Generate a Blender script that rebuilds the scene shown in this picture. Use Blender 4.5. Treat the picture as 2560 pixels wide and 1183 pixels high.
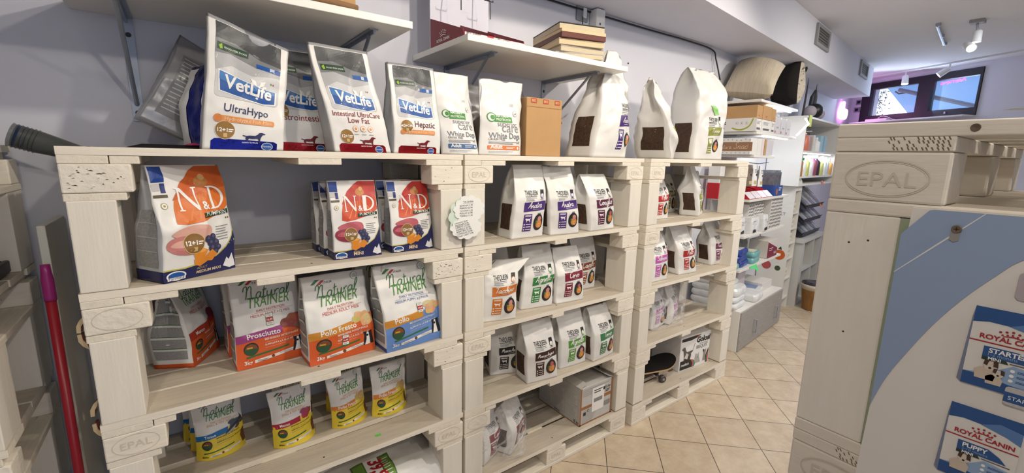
import bpy, bmesh, math, random
from mathutils import Vector, Matrix, noise
for o in list(bpy.data.objects): bpy.data.objects.remove(o)
SC = bpy.context.scene
COL = SC.collection
# ---------------------------------------------------------------- camera
F_PX = 1095.98
cam_d = bpy.data.cameras.new('camera'); cam = bpy.data.objects.new('camera', cam_d); COL.objects.link(cam)
cam_d.sensor_fit = 'HORIZONTAL'; cam_d.sensor_width = 36.0; cam_d.lens = F_PX / 2560 * 36.0
cam_d.clip_start = 0.02; cam_d.clip_end = 100
_yaw, _pit, _rol = 0.64072, 0.18086, 0.02033
_f = Vector((math.sin(_yaw) * math.cos(_pit), math.cos(_yaw) * math.cos(_pit), -math.sin(_pit)))
_r = Vector((math.cos(_yaw), -math.sin(_yaw), 0)); _u = _r.cross(_f)
_r2 = math.cos(_rol) * _r + math.sin(_rol) * _u; _u2 = -math.sin(_rol) * _r + math.cos(_rol) * _u
cam.matrix_world = Matrix(((_r2.x, _u2.x, -_f.x, 0), (_r2.y, _u2.y, -_f.y, 0), (_r2.z, _u2.z, -_f.z, 1.72), (0, 0, 0, 1)))
SC.camera = cam
# ---------------------------------------------------------------- view, world, lights
SC.view_settings.view_transform = 'Standard'; SC.view_settings.look = 'None'
SC.view_settings.gamma = 1.0; SC.view_settings.use_curve_mapping = False
SC.view_settings.exposure = -0.22
W = bpy.data.worlds.new('world'); SC.world = W; W.use_nodes = True
_bg = W.node_tree.nodes['Background']; _bg.inputs[0].default_value = (0.72, 0.86, 1.0, 1); _bg.inputs[1].default_value = 4.5

def area_light(name, loc, size, power, col, aim=None, sizey=None):
    d = bpy.data.lights.new(name, 'AREA'); d.energy = power; d.color = col; d.size = size
    d.shape = 'RECTANGLE' if sizey else 'SQUARE'
    if sizey: d.size_y = sizey
    o = bpy.data.objects.new(name, d); COL.objects.link(o); o.location = loc
    if aim is not None: o.rotation_euler = (Vector(aim) - Vector(loc)).to_track_quat('-Z', 'Y').to_euler()
    return o
def spot_light(name, loc, aim, power, col, ang=100, blend=.6, rad=.04):
    d = bpy.data.lights.new(name, 'SPOT'); d.energy = power; d.color = col; d.spot_size = math.radians(ang); d.spot_blend = blend
    d.shadow_soft_size = rad
    o = bpy.data.objects.new(name, d); COL.objects.link(o); o.location = loc
    o.rotation_euler = (Vector(aim) - Vector(loc)).to_track_quat('-Z', 'Y').to_euler()
    return o
WARM = (1.0, .9, .76); COOL = (.64, .77, 1.0)
# track spots over the aisle (behind the viewer), and added fill lights
spot_light('warm_spot_light', (.75, -1.35, 2.95), (.45, 1.7, .9), 58, WARM, 120, .7, .045)
spot_light('warm_spot_light', (1.25, .42, 2.95), (1.1, 1.9, .6), 88, WARM, 125, .6, .04)
spot_light('warm_spot_light', (3.0, .5, 2.95), (2.7, 1.9, .5), 76, WARM, 125, .6, .04)
spot_light('warm_spot_light', (-.45, -.1, 2.95), (.75, .35, 1.3), 52, WARM, 125, .7, .05)  # added spot, put in to brighten the display stand
spot_light('warm_spot_light', (2.3, -1.1, 2.95), (2.2, 1.7, .9), 38, WARM, 120, .7, .045)
spot_light('warm_spot_light', (4.7, -.1, 2.95), (4.8, 2.1, .6), 105, WARM, 120, .7, .05)
area_light('cool_fill_light', (1.5, -4.3, 1.7), 5.0, 44, COOL, (1.5, 2, 1.6), 2.2)  # added cool fill behind the viewer, front wall has no opening
area_light('window_daylight', (8.55, 1.85, 2.66), 1.3, 12, (.62, .78, 1), (4.5, .2, 2.7), .4)
area_light('ceiling_fill_light', (5.2, .2, 3.02), 1.6, 26, (.9, .95, 1), (5.2, .2, 0), 1.2)  # added overhead fill, no ceiling panel stands here
area_light('ceiling_fill_light', (1.2, -1.6, 3.02), 1.6, 8, (.95, .97, 1), (1.2, -1.6, 0), 1.2)  # second added overhead fill, behind the viewer

# ---------------------------------------------------------------- materials
MATS = {}
def lin(c):
    return tuple((x / 12.92 if x <= .04045 else ((x + .055) / 1.055) ** 2.4) for x in [v / 255 for v in c])
def mat(name, rgb, rough=.6, metal=0., bump=0., bscale=40., var=0., vscale=6., alpha=1., emit=0., trans=0., grain=None, spots=None, spec=.5, aniso=None):
    if name in MATS: return MATS[name]
    m = bpy.data.materials.new(name); MATS[name] = m; m.use_nodes = True
    nt = m.node_tree; N = nt.nodes; L = nt.links; b = N['Principled BSDF']
    c = lin(rgb) + (1,)
    b.inputs['Base Color'].default_value = c; b.inputs['Roughness'].default_value = rough; b.inputs['Metallic'].default_value = metal
    b.inputs['Specular IOR Level'].default_value = spec
    if trans: b.inputs['Transmission Weight'].default_value = trans
    if alpha < 1: b.inputs['Alpha'].default_value = alpha
    if emit: b.inputs['Emission Color'].default_value = c; b.inputs['Emission Strength'].default_value = emit
    m.diffuse_color = c
    if var or bump or spots:
        tc = N.new('ShaderNodeTexCoord'); mp = N.new('ShaderNodeMapping'); L.new(tc.outputs['Object'], mp.inputs['Vector'])
        if grain: mp.inputs['Scale'].default_value = grain
    if var or spots:
        nz = N.new('ShaderNodeTexNoise'); nz.inputs['Scale'].default_value = vscale; nz.inputs['Detail'].default_value = 6; nz.inputs['Roughness'].default_value = .65
        L.new(mp.outputs[0], nz.inputs['Vector'])
        rp = N.new('ShaderNodeValToRGB'); L.new(nz.outputs['Fac'], rp.inputs[0])
        rp.color_ramp.elements[0].position = .3; rp.color_ramp.elements[1].position = .7
        rp.color_ramp.elements[0].color = tuple(x * (1 - var) for x in c[:3]) + (1,); rp.color_ramp.elements[1].color = tuple(min(1, x * (1 + var * .6)) for x in c[:3]) + (1,)
        out = rp.outputs[0]
        if spots:
            scol, sscale, thr = spots
            n2 = N.new('ShaderNodeTexNoise'); n2.inputs['Scale'].default_value = sscale; n2.inputs['Detail'].default_value = 8; n2.inputs['Roughness'].default_value = .72
            L.new(mp.outputs[0], n2.inputs['Vector'])
            r2 = N.new('ShaderNodeValToRGB'); L.new(n2.outputs['Fac'], r2.inputs[0]); r2.color_ramp.elements[0].position = thr; r2.color_ramp.elements[1].position = thr + .07
            mx = N.new('ShaderNodeMix'); mx.data_type = 'RGBA'; L.new(r2.outputs[0], mx.inputs[0]); L.new(out, mx.inputs[6]); mx.inputs[7].default_value = lin(scol) + (1,)
            out = mx.outputs[2]
        L.new(out, b.inputs['Base Color'])
    if bump:
        nb = N.new('ShaderNodeTexNoise'); nb.inputs['Scale'].default_value = bscale; nb.inputs['Detail'].default_value = 4
        L.new(mp.outputs[0], nb.inputs['Vector'])
        bp = N.new('ShaderNodeBump'); bp.inputs['Strength'].default_value = bump; bp.inputs['Distance'].default_value = .004
        L.new(nb.outputs['Fac'], bp.inputs['Height']); L.new(bp.outputs[0], b.inputs['Normal'])
    return m
M_WOODX = mat('whitewashed_wood', (238, 230, 215), .75, var=.09, vscale=5, grain=(1.2, 9, 9), bump=.3, bscale=14, spots=((166, 134, 98), 7.0, .67))
M_WOODY = mat('whitewashed_board_across', (234, 226, 210), .75, var=.09, vscale=5, grain=(9, 1.2, 9), bump=.35, bscale=14, spots=((166, 134, 98), 7.0, .66))
M_WOODZ = mat('whitewashed_post', (234, 228, 216), .72, var=.05, vscale=4, grain=(8, 8, 1.0), bump=.2, bscale=14)
M_DECK = mat('worn_deck_wood', (198, 187, 170), .75, var=.14, vscale=5, grain=(1.0, 10, 10), bump=.3, bscale=14, spots=((128, 104, 78), 5.0, .69))
M_BLOCK = mat('chip_block', (236, 229, 215), .85, var=.08, vscale=14, bump=.8, bscale=55, spots=((138, 110, 80), 18.0, .66))
M_DISP = mat('whitewashed_stand_wood', (226, 217, 203), .75, var=.06, vscale=6, grain=(1.5, 9, 9), bump=.12, bscale=18)
M_CRACK = mat('wood_crack', (70, 50, 34), .9)
M_EMB = mat('block_stamp_groove', (212, 202, 186), .85)
M_LAM = mat('white_laminate', (236, 234, 228), .35, var=.02)
M_WHITE = mat('white_paint', (235, 235, 235), .5)
M_METAL = mat('grey_metal', (165, 172, 184), .4, .6)
M_DARKM = mat('dark_wire', (60, 58, 58), .4, .8)
M_BLACK = mat('black_plastic', (24, 23, 25), .4)
M_CARD = mat('cardboard', (190, 150, 103), .85, var=.06, vscale=9, bump=.1, bscale=60)

# ---------------------------------------------------------------- mesh helpers
class MB:
    def __init__(s): s.v = []; s.f = []; s.m = []; s.mats = []
    def mi(s, m):
        if m not in s.mats: s.mats.append(m)
        return s.mats.index(m)
    def add(s, vs, fs, m):
        b = len(s.v); k = s.mi(m); s.v += [tuple(v) for v in vs]
        for f in fs: s.f.append([b + i for i in f]); s.m.append(k)
        return s
    def box(s, x0, y0, z0, x1, y1, z1, m, top=None, jit=0):
        vs = [(x0, y0, z0), (x1, y0, z0), (x1, y1, z0), (x0, y1, z0), (x0, y0, z1), (x1, y0, z1), (x1, y1, z1), (x0, y1, z1)]
        fs = [(0, 3, 2, 1), (0, 1, 5, 4), (1, 2, 6, 5), (2, 3, 7, 6), (3, 0, 4, 7)]
        s.add(vs, fs + ([] if top else [(4, 5, 6, 7)]), m)
        if top: s.add(vs[4:], [(0, 1, 2, 3)], top)
        return s
    def xform(s, M, start=0):
        s.v = s.v[:start] + [tuple(M @ Vector(v)) for v in s.v[start:]]; return s
    def prism(s, pts, ax, a0, a1, m):
        # pts 2D polygon extruded along axis ax from a0 to a1
        def P(p, a): return {'x': (a, p[0], p[1]), 'y': (p[0], a, p[1]), 'z': (p[0], p[1], a)}[ax]
        n = len(pts); vs = [P(p, a0) for p in pts] + [P(p, a1) for p in pts]
        fs = [tuple(range(n))[::-1], tuple(range(n, 2 * n))] + [(i, (i + 1) % n, n + (i + 1) % n, n + i) for i in range(n)]
        return s.add(vs, fs, m)
    def lathe(s, prof, cx, cy, cz, m, n=20, sx=1, sy=1):
        # prof list of (r, z)
        vs = []; fs = []
        for r, z in prof:
            for i in range(n):
                a = 2 * math.pi * i / n; vs.append((cx + r * sx * math.cos(a), cy + r * sy * math.sin(a), cz + z))
        for j in range(len(prof) - 1):
            for i in range(n): fs.append((j * n + i, j * n + (i + 1) % n, (j + 1) * n + (i + 1) % n, (j + 1) * n + i))
        fs.append(tuple(range(n))[::-1]); fs.append(tuple(range((len(prof) - 1) * n, len(prof) * n)))
        return s.add(vs, fs, m)
    def tube(s, path, r, m, n=8):
        P = [Vector(p) for p in path]; vs = []; fs = []
        rr = r if isinstance(r, (list, tuple)) else [r] * len(P)
        t = (P[1] - P[0]).normalized(); a = Vector((0, 0, 1)) if abs(t.z) < .9 else Vector((1, 0, 0)); u = t.cross(a).normalized()
        for i, p in enumerate(P):
            t = (P[min(i + 1, len(P) - 1)] - P[max(i - 1, 0)]).normalized(); u = (u - t * u.dot(t)).normalized(); w = t.cross(u)
            for k in range(n):
                an = 2 * math.pi * k / n; vs.append(p + (u * math.cos(an) + w * math.sin(an)) * rr[i])
        for i in range(len(P) - 1):
            for k in range(n): fs.append((i * n + k, i * n + (k + 1) % n, (i + 1) * n + (k + 1) % n, (i + 1) * n + k))
        fs.append(tuple(range(n))[::-1]); fs.append(tuple(range((len(P) - 1) * n, len(P) * n)))
        return s.add(vs, fs, m)
    def mesh(s, name):
        me = bpy.data.meshes.new(name); me.from_pydata(s.v, [], s.f)
        for m in s.mats: me.materials.append(m)
        for i, p in enumerate(me.polygons): p.material_index = s.m[i]
        me.update(); return me
    def obj(s, name, parent=None, smooth=False, bevel=0, loc=None, rz=0, fixn=True):
        me = s.mesh(name)
        if fixn:
            bm = bmesh.new(); bm.from_mesh(me); bmesh.ops.recalc_face_normals(bm, faces=bm.faces); bm.to_mesh(me); bm.free()
        if smooth:
            for p in me.polygons: p.use_smooth = True
        o = bpy.data.objects.new(name, me); COL.objects.link(o)
        if parent: o.parent = parent
        if loc: o.location = loc
        if rz: o.rotation_euler.z = rz
        if bevel:
            md = o.modifiers.new('bevel', 'BEVEL'); md.width = bevel; md.segments = 2; md.limit_method = 'ANGLE'; md.angle_limit = math.radians(40)
        return o
def thing(name, label, cat, loc=(0, 0, 0), rz=0, group=None):
    o = bpy.data.objects.new(name, None); COL.objects.link(o); o.location = loc; o.rotation_euler.z = rz; o.empty_display_size = .05
    o['label'] = label; o['category'] = cat
    if group: o['group'] = group
    return o
def tag(o, label, cat, group=None):
    o['label'] = label; o['category'] = cat
    if group: o['group'] = group
    return o
def struct(o):
    o['kind'] = 'structure'; return o
def smoothpath(pts, k=6):
    P = [Vector(p) for p in pts]; out = []
    for i in range(len(P) - 1):
        a = P[max(i - 1, 0)]; b = P[i]; c = P[i + 1]; d = P[min(i + 2, len(P) - 1)]
        for j in range(k):
            t = j / k; out.append(.5 * ((2 * b) + (c - a) * t + (2 * a - 5 * b + 4 * c - d) * t * t + (3 * b - a - 3 * c + d) * t ** 3))
    out.append(P[-1]); return out

# ---------------------------------------------------------------- flat artwork (print, labels, lettering)
_TXT = {}
def text_tris(s, bold=0.):
    key = (s, bold)
    if key in _TXT: return _TXT[key]
    c = bpy.data.curves.new('t', 'FONT'); c.body = s; c.offset = bold; c.resolution_u = 3; c.fill_mode = 'FRONT'
    o = bpy.data.objects.new('t', c); COL.objects.link(o); bpy.context.view_layer.update()
    me = o.evaluated_get(bpy.context.evaluated_depsgraph_get()).to_mesh()
    vs = [(v.co.x, v.co.y) for v in me.vertices]; fs = [tuple(p.vertices) for p in me.polygons]
    bpy.data.objects.remove(o); bpy.data.curves.remove(c)
    if vs:
        x0 = min(v[0] for v in vs); vs = [(v[0] - x0, v[1]) for v in vs]
    _TXT[key] = (vs, fs); return vs, fs
# handwriting strokes: advance, strokes (x-height .45, ascender 1)
SCRIPT = {
 'a': (.54, [[(.42, .40), (.25, .46), (.08, .30), (.06, .10), (.2, 0), (.36, .15), (.44, .44), (.41, .1), (.48, 0), (.58, .07)]]),
 'c': (.42, [[(.4, .36), (.26, .46), (.08, .28), (.1, .05), (.26, 0), (.46, .1)]]),
 'e': (.42, [[(.05, .2), (.3, .26), (.33, .4), (.2, .46), (.06, .28), (.1, .04), (.26, 0), (.46, .12)]]),
 'f': (.36, [[(.0, .0), (.2, .5), (.36, .95), (.26, 1), (.16, .6), (.1, -.3), (.18, -.36), (.2, .0), (.4, .1)]]),
 'g': (.52, [[(.42, .40), (.25, .46), (.08, .30), (.08, .1), (.22, .02), (.36, .15), (.44, .44), (.42, -.2), (.25, -.42), (.1, -.3), (.3, -.08), (.55, .08)]]),
 'h': (.52, [[(.02, .05), (.2, .6), (.26, .95), (.16, .95), (.08, .0)], [(.09, .15), (.26, .44), (.38, .38), (.36, .08), (.44, 0), (.55, .06)]]),
 'i': (.26, [[(.06, .42), (.06, .1), (.14, 0), (.28, .08)], [(.1, .6), (.12, .64)]]),
 'l': (.28, [[(.02, .05), (.22, .6), (.24, .95), (.12, .95), (.07, .2), (.16, 0), (.3, .08)]]),
 'm': (.74, [[(.04, .42), (.06, 0)], [(.06, .2), (.2, .44), (.3, .36), (.3, 0)], [(.3, .2), (.44, .44), (.55, .36), (.55, .06), (.64, 0), (.76, .08)]]),
 'n': (.52, [[(.04, .42), (.06, 0)], [(.06, .2), (.22, .44), (.34, .38), (.33, .08), (.42, 0), (.54, .08)]]),
 'o': (.48, [[(.26, .46), (.08, .3), (.1, .06), (.26, 0), (.4, .12), (.4, .34), (.26, .46), (.36, .36), (.52, .4)]]),
 'r': (.36, [[(.04, .42), (.07, 0)], [(.07, .22), (.2, .44), (.36, .4)]]),
 's': (.4, [[(.36, .4), (.2, .46), (.1, .34), (.3, .16), (.28, .02), (.06, .04)]]),
 't': (.34, [[(.14, .85), (.1, .15), (.2, 0), (.36, .08)], [(0, .55), (.32, .6)]]),
 'u': (.56, [[(.04, .44), (.05, .12), (.16, 0), (.3, .12), (.38, .44), (.4, .08), (.48, 0), (.6, .08)]]),
 'v': (.44, [[(.03, .44), (.15, .02), (.2, .02), (.36, .44), (.48, .4)]]),
 'z': (.44, [[(.04, .42), (.38, .44), (.06, 0), (.46, .04)]]),
 ' ': (.25, []),
 'A': (.66, [[(-.02, 0), (.2, .5), (.42, 1), (.46, .5), (.52, 0), (.62, .06)], [(.08, .32), (.56, .42)]]),
 'C': (.62, [[(.55, .8), (.46, 1), (.2, .85), (.04, .4), (.16, .04), (.36, 0), (.6, .2)]]),
 'M': (.86, [[(0, 0), (.14, .6), (.24, 1), (.36, .3), (.56, 1), (.64, .4), (.7, 0), (.84, .08)]]),
 'N': (.8, [[(-.14, .6), (-.1, .9), (.08, 1), (.14, .6), (.06, 0)], [(.1, .5), (.28, .95), (.44, .9), (.46, .4), (.52, .02), (.7, .1)]]),
 'P': (.6, [[(.1, 0), (.16, .5), (.24, 1)], [(.0, .8), (.3, 1), (.56, .85), (.46, .55), (.18, .5)]]),
 'S': (.6, [[(.54, .85), (.4, 1), (.2, .85), (.24, .6), (.44, .35), (.36, .05), (.06, .06), (.0, .2)]]),
 'T': (.58, [[(.0, .85), (.2, .98), (.66, 1)], [(.36, .98), (.3, .4), (.22, 0)]]),
}
class Art:
    """flat artwork in metres (x right, y up), later laid onto a surface"""
    def __init__(s): s.it = []
    def poly(s, pts, m, lay=1): s.it.append(('p', pts, m, lay)); return s
    def rect(s, x0, y0, x1, y1, m, lay=1): return s.poly([(x0, y0), (x1, y0), (x1, y1), (x0, y1)], m, lay)
    def circ(s, cx, cy, r, m, lay=1, n=24, ry=None): return s.poly([(cx + r * math.cos(2 * math.pi * i / n), cy + (ry or r) * math.sin(2 * math.pi * i / n)) for i in range(n)], m, lay)
    def rrect(s, x0, y0, x1, y1, r, m, lay=1):
        p = []
        for cx, cy, a0 in ((x1 - r, y1 - r, 0), (x0 + r, y1 - r, 90), (x0 + r, y0 + r, 180), (x1 - r, y0 + r, 270)):
            for k in range(5): a = math.radians(a0 + k * 22.5); p.append((cx + r * math.cos(a), cy + r * math.sin(a)))
        return s.poly(p, m, lay)
    def text(s, t, x, y, m, w=None, h=None, lay=3, al='l', bold=0., shear=0., rot=0., sx=1.):
        vs, fs = text_tris(t, bold)
        if not vs: return s
        tw = max(v[0] for v in vs) * sx
        k = (w / tw) if w else h / .73
        ox = {'l': 0, 'c': -tw * k / 2, 'r': -tw * k}[al]; c, sn = math.cos(rot), math.sin(rot); out = []
        for a, b in vs:
            px = ox + (a * sx + shear * b) * k; py = b * k; out.append((x + px * c - py * sn, y + px * sn + py * c))
        s.it.append(('t', (out, fs), m, lay)); return s
    def ribbon(s, pts, wd, m, lay=3):
        P = pts; L = []; R = []
        for i, p in enumerate(P):
            a = P[max(i - 1, 0)]; b = P[min(i + 1, len(P) - 1)]; dx, dy = b[0] - a[0], b[1] - a[1]; n = math.hypot(dx, dy) or 1
            e = wd * (.55 if i in (0, len(P) - 1) else 1) / 2
            L.append((p[0] - dy / n * e, p[1] + dx / n * e)); R.append((p[0] + dy / n * e, p[1] - dx / n * e))
        n = len(P); s.it.append(('t', (L + R, [(i, i + 1, n + i + 1, n + i) for i in range(n - 1)]), m, lay)); return s
    def script(s, t, x, y, m, w=None, h=None, lay=3, al='l', wd=.1, shear=.2, rot=0.):
        adv = sum(SCRIPT[c][0] for c in t); k = w / adv if w else h
        ox = {'l': 0, 'c': -adv * k / 2}[al]; c0, sn = math.cos(rot), math.sin(rot); cx = 0
        for ch in t:
            a, st = SCRIPT[ch]
            for q in st:
                pp = [(p.x, p.y) for p in smoothpath([(u, v, 0) for u, v in q], 4)]
                pp = [(ox + (cx + u + shear * v) * k, v * k) for u, v in pp]
                s.ribbon([(x + u * c0 - v * sn, y + u * sn + v * c0) for u, v in pp], wd * k, m, lay)
            cx += a
        return s
    def blob(s, pts, m, lay=1, k=4):
        q = list(pts) + [pts[0]]; P = [Vector((a, b, 0)) for a, b in q]; n = len(pts); o = []
        for i in range(n):
            a, b, c, d = P[(i - 1) % n], P[i], P[(i + 1) % n], P[(i + 2) % n]
            for j in range(k):
                t = j / k; v = .5 * ((2 * b) + (c - a) * t + (2 * a - 5 * b + 4 * c - d) * t * t + (3 * b - a - 3 * c + d) * t ** 3); o.append((v.x, v.y))
        return s.poly(o, m, lay)
    def lines(s, x0, x1, y0, n, dy, th, m, lay=2, rag=.3, seed=1):
        r = random.Random(seed)
        for i in range(n): s.rect(x0, y0 - i * dy - th, x0 + (x1 - x0) * (1 - rag * r.random()), y0 - i * dy, m, lay)
        return s
    def put(s, mb, fn, maxlen=.02):
        """fn(x, y, off) -> 3D"""
        by = {}
        for kind, g, m, lay in s.it:
            bm = bmesh.new()
            if kind == 'p':
                vs = [bm.verts.new((a, b, 0)) for a, b in g]
                try: bm.faces.new(vs)
                except ValueError: bm.free(); continue
                bmesh.ops.triangulate(bm, faces=bm.faces)
            else:
                vs = [bm.verts.new((a, b, 0)) for a, b in g[0]]
                for f in g[1]:
                    try: bm.faces.new([vs[i] for i in f])
                    except ValueError: pass
            if maxlen:
                for _ in range(5):
                    le = [e for e in bm.edges if e.calc_length() > maxlen]
                    if not le: break
                    bmesh.ops.subdivide_edges(bm, edges=le, cuts=1); bmesh.ops.triangulate(bm, faces=bm.faces)
            bm.verts.index_update()
            out = [fn(v.co.x, v.co.y, .001 + .0003 * lay) for v in bm.verts]
            mb.add(out, [[v.index for v in f.verts] for f in bm.faces], m); bm.free()
        return mb
def planar(o, ex, ey, n):
    o, ex, ey, n = Vector(o), Vector(ex), Vector(ey), Vector(n)
    return lambda x, y, off: o + ex * x + ey * y + n * off
def inkmat(rgb, rough=.45): return mat('ink_%02x%02x%02x' % tuple(rgb), rgb, rough)
K = inkmat((28, 26, 28)); WH = inkmat((242, 241, 238)); GREYL = inkmat((196, 196, 197)); GREYM = inkmat((140, 140, 142)); TXT = inkmat((95, 92, 92))
RED = inkmat((178, 28, 40)); NAVY = inkmat((30, 34, 88)); BLUE = inkmat((28, 84, 160)); GOLD = inkmat((150, 112, 52)); ORG = inkmat((222, 122, 52)); GRN = inkmat((60, 130, 58)); DGRN = inkmat((32, 66, 44))

# ---------------------------------------------------------------- room shell
PH = math.radians(6.5); U2 = Vector((math.cos(PH), math.sin(PH), 0)); N2 = Vector((-math.sin(PH), math.cos(PH), 0))
WY = 2.17; KX = 3.75; CEIL = 3.05; SOF = 2.665
M_WALL = mat('wall_plaster', (219, 220, 230), .8, var=.03, vscale=1.5, bump=.08, bscale=60)
M_CEIL = mat('ceiling_plaster', (226, 226, 228), .85, var=.02, vscale=1.0)
def w2(s, q=0., z=0.):   # point: along the angled rear wall from the kink, q metres in front of it
    p = Vector((KX, WY, 0)) + U2 * s - N2 * q; return Vector((p.x, p.y, z))
def slab(name, pts, z0, z1, m):
    b = MB(); b.prism(pts, 'z', z0, z1, m); return struct(b.obj(name))
FW0 = Vector((9.05, 2.48, 0)); FWD = Vector((.425, .905, 0)).normalized(); FWN = Vector((FWD.y, -FWD.x, 0))
slab('wall_back', [(-2.2, WY), (KX, WY), (KX, WY + .12), (-2.2, WY + .12)], 0, CEIL, M_WALL)
e2 = w2(5.54)
slab('wall_back_far', [(KX, WY), (e2.x, e2.y), (e2.x, e2.y + .12), (KX, WY + .12)], 0, CEIL, M_WALL)
slab('wall_left', [(-2.2, -4.6), (-2.08, -4.6), (-2.08, WY), (-2.2, WY)], 0, CEIL, M_WALL)
slab('wall_front', [(-2.2, -4.6), (6.4, -4.6), (6.4, -4.48), (-2.2, -4.48)], 0, CEIL, M_WALL)
slab('wall_right', [(6.3, -4.6), (6.45, -4.6), (7.05, -2.0), (6.9, -2.0)], 0, CEIL, M_WALL)
# floor with diagonal tiles
def tile_floor():
    m = bpy.data.materials.new('diagonal_floor_tiles'); m.use_nodes = True; N = m.node_tree.nodes; L = m.node_tree.links; b = N['Principled BSDF']
    tc = N.new('ShaderNodeTexCoord'); mp = N.new('ShaderNodeMapping'); mp.vector_type = 'TEXTURE'; mp.inputs['Rotation'].default_value = (0, 0, math.radians(45)); mp.inputs['Location'].default_value = (2.219, 1.437, 0)
    L.new(tc.outputs['Object'], mp.inputs['Vector'])
    sp = N.new('ShaderNodeSeparateXYZ'); L.new(mp.outputs[0], sp.inputs[0]); T = .3125; outs = []; cells = []
    for ax in (0, 1):
        d = N.new('ShaderNodeMath'); d.operation = 'DIVIDE'; d.inputs[1].default_value = T; L.new(sp.outputs[ax], d.inputs[0])
        fr = N.new('ShaderNodeMath'); fr.operation = 'FRACT'; L.new(d.outputs[0], fr.inputs[0])
        fl = N.new('ShaderNodeMath'); fl.operation = 'FLOOR'; L.new(d.outputs[0], fl.inputs[0]); cells.append(fl)
        s1 = N.new('ShaderNodeMath'); s1.operation = 'SUBTRACT'; s1.inputs[1].default_value = .5; L.new(fr.outputs[0], s1.inputs[0])
        ab = N.new('ShaderNodeMath'); ab.operation = 'ABSOLUTE'; L.new(s1.outputs[0], ab.inputs[0]); outs.append(ab)
    mxm = N.new('ShaderNodeMath'); mxm.operation = 'MAXIMUM'; L.new(outs[0].outputs[0], mxm.inputs[0]); L.new(outs[1].outputs[0], mxm.inputs[1])
    gt = N.new('ShaderNodeMath'); gt.operation = 'GREATER_THAN'; gt.inputs[1].default_value = .5 - .0065; L.new(mxm.outputs[0], gt.inputs[0])
    cb = N.new('ShaderNodeCombineXYZ'); L.new(cells[0].outputs[0], cb.inputs[0]); L.new(cells[1].outputs[0], cb.inputs[1])
    wn = N.new('ShaderNodeTexWhiteNoise'); L.new(cb.outputs[0], wn.inputs['Vector'])
    nz = N.new('ShaderNodeTexNoise'); nz.inputs['Scale'].default_value = 9; nz.inputs['Detail'].default_value = 7; nz.inputs['Roughness'].default_value = .7; L.new(tc.outputs['Object'], nz.inputs['Vector'])
    rp = N.new('ShaderNodeValToRGB'); L.new(nz.outputs['Fac'], rp.inputs[0]); rp.color_ramp.elements[0].position = .3; rp.color_ramp.elements[1].position = .72
    rp.color_ramp.elements[0].color = lin((188, 168, 143)) + (1,); rp.color_ramp.elements[1].color = lin((218, 203, 180)) + (1,)
    hs = N.new('ShaderNodeHueSaturation'); L.new(rp.outputs[0], hs.inputs['Color'])
    ma = N.new('ShaderNodeMath'); ma.operation = 'MULTIPLY_ADD'; ma.inputs[1].default_value = .12; ma.inputs[2].default_value = .93; L.new(wn.outputs['Value'], ma.inputs[0]); L.new(ma.outputs[0], hs.inputs['Value'])
    mx = N.new('ShaderNodeMix'); mx.data_type = 'RGBA'; L.new(gt.outputs[0], mx.inputs[0]); L.new(hs.outputs[0], mx.inputs[6]); mx.inputs[7].default_value = lin((62, 52, 45)) + (1,)
    L.new(mx.outputs[2], b.inputs['Base Color']); b.inputs['Roughness'].default_value = .32
    bp = N.new('ShaderNodeBump'); bp.invert = True; bp.inputs['Strength'].default_value = .5; bp.inputs['Distance'].default_value = .003; L.new(gt.outputs[0], bp.inputs['Height']); L.new(bp.outputs[0], b.inputs['Normal'])
    return m
slab('floor', [(-2.2, -4.6), (11, -4.6), (11, 3.6), (-2.2, 3.6)], -.1, 0, tile_floor())
slab('ceiling', [(-2.2, -4.6), (11, -4.6), (11, 3.6), (-2.2, 3.6)], CEIL, CEIL + .1, M_CEIL)
def sofy(x): return 1.604 + math.tan(PH) * (x - 2.606)
_s = MB(); _e = w2(4.28)
_s.prism([(-2.08, sofy(-2.08)), (7.98, sofy(7.98)), (_e.x, _e.y), (KX, WY), (-2.08, WY)], 'z', SOF, CEIL, M_WALL)
struct(_s.obj('ceiling_bulkhead'))
# far wall with the window opening
def fwp(s, z, q=0.): p = FW0 - FWD * s + FWN * (-q); return Vector((p.x, p.y, z))   # s metres towards the viewer's right, q in front of the wall
def fbox(b, s0, s1, z0, z1, q0, q1, m):
    vs = [fwp(s, z, q) for z in (z0, z1) for s, q in ((s0, q0), (s1, q0), (s1, q1), (s0, q1))]
    return b.add(vs, [(0, 3, 2, 1), (4, 5, 6, 7), (0, 1, 5, 4), (1, 2, 6, 5), (2, 3, 7, 6), (3, 0, 4, 7)], m)
WIN = (-.1, 1.43, 2.2, 2.985)
b = MB()
fbox(b, -1.0, WIN[0], 0, CEIL, 0, -.25, M_WALL); fbox(b, WIN[1], 5.2, 0, CEIL, 0, -.25, M_WALL)
fbox(b, WIN[0], WIN[1], WIN[3], CEIL, 0, -.25, M_WALL); fbox(b, WIN[0], WIN[1], 0, WIN[2], 0, -.25, M_WALL)
struct(b.obj('wall_far'))
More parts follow.
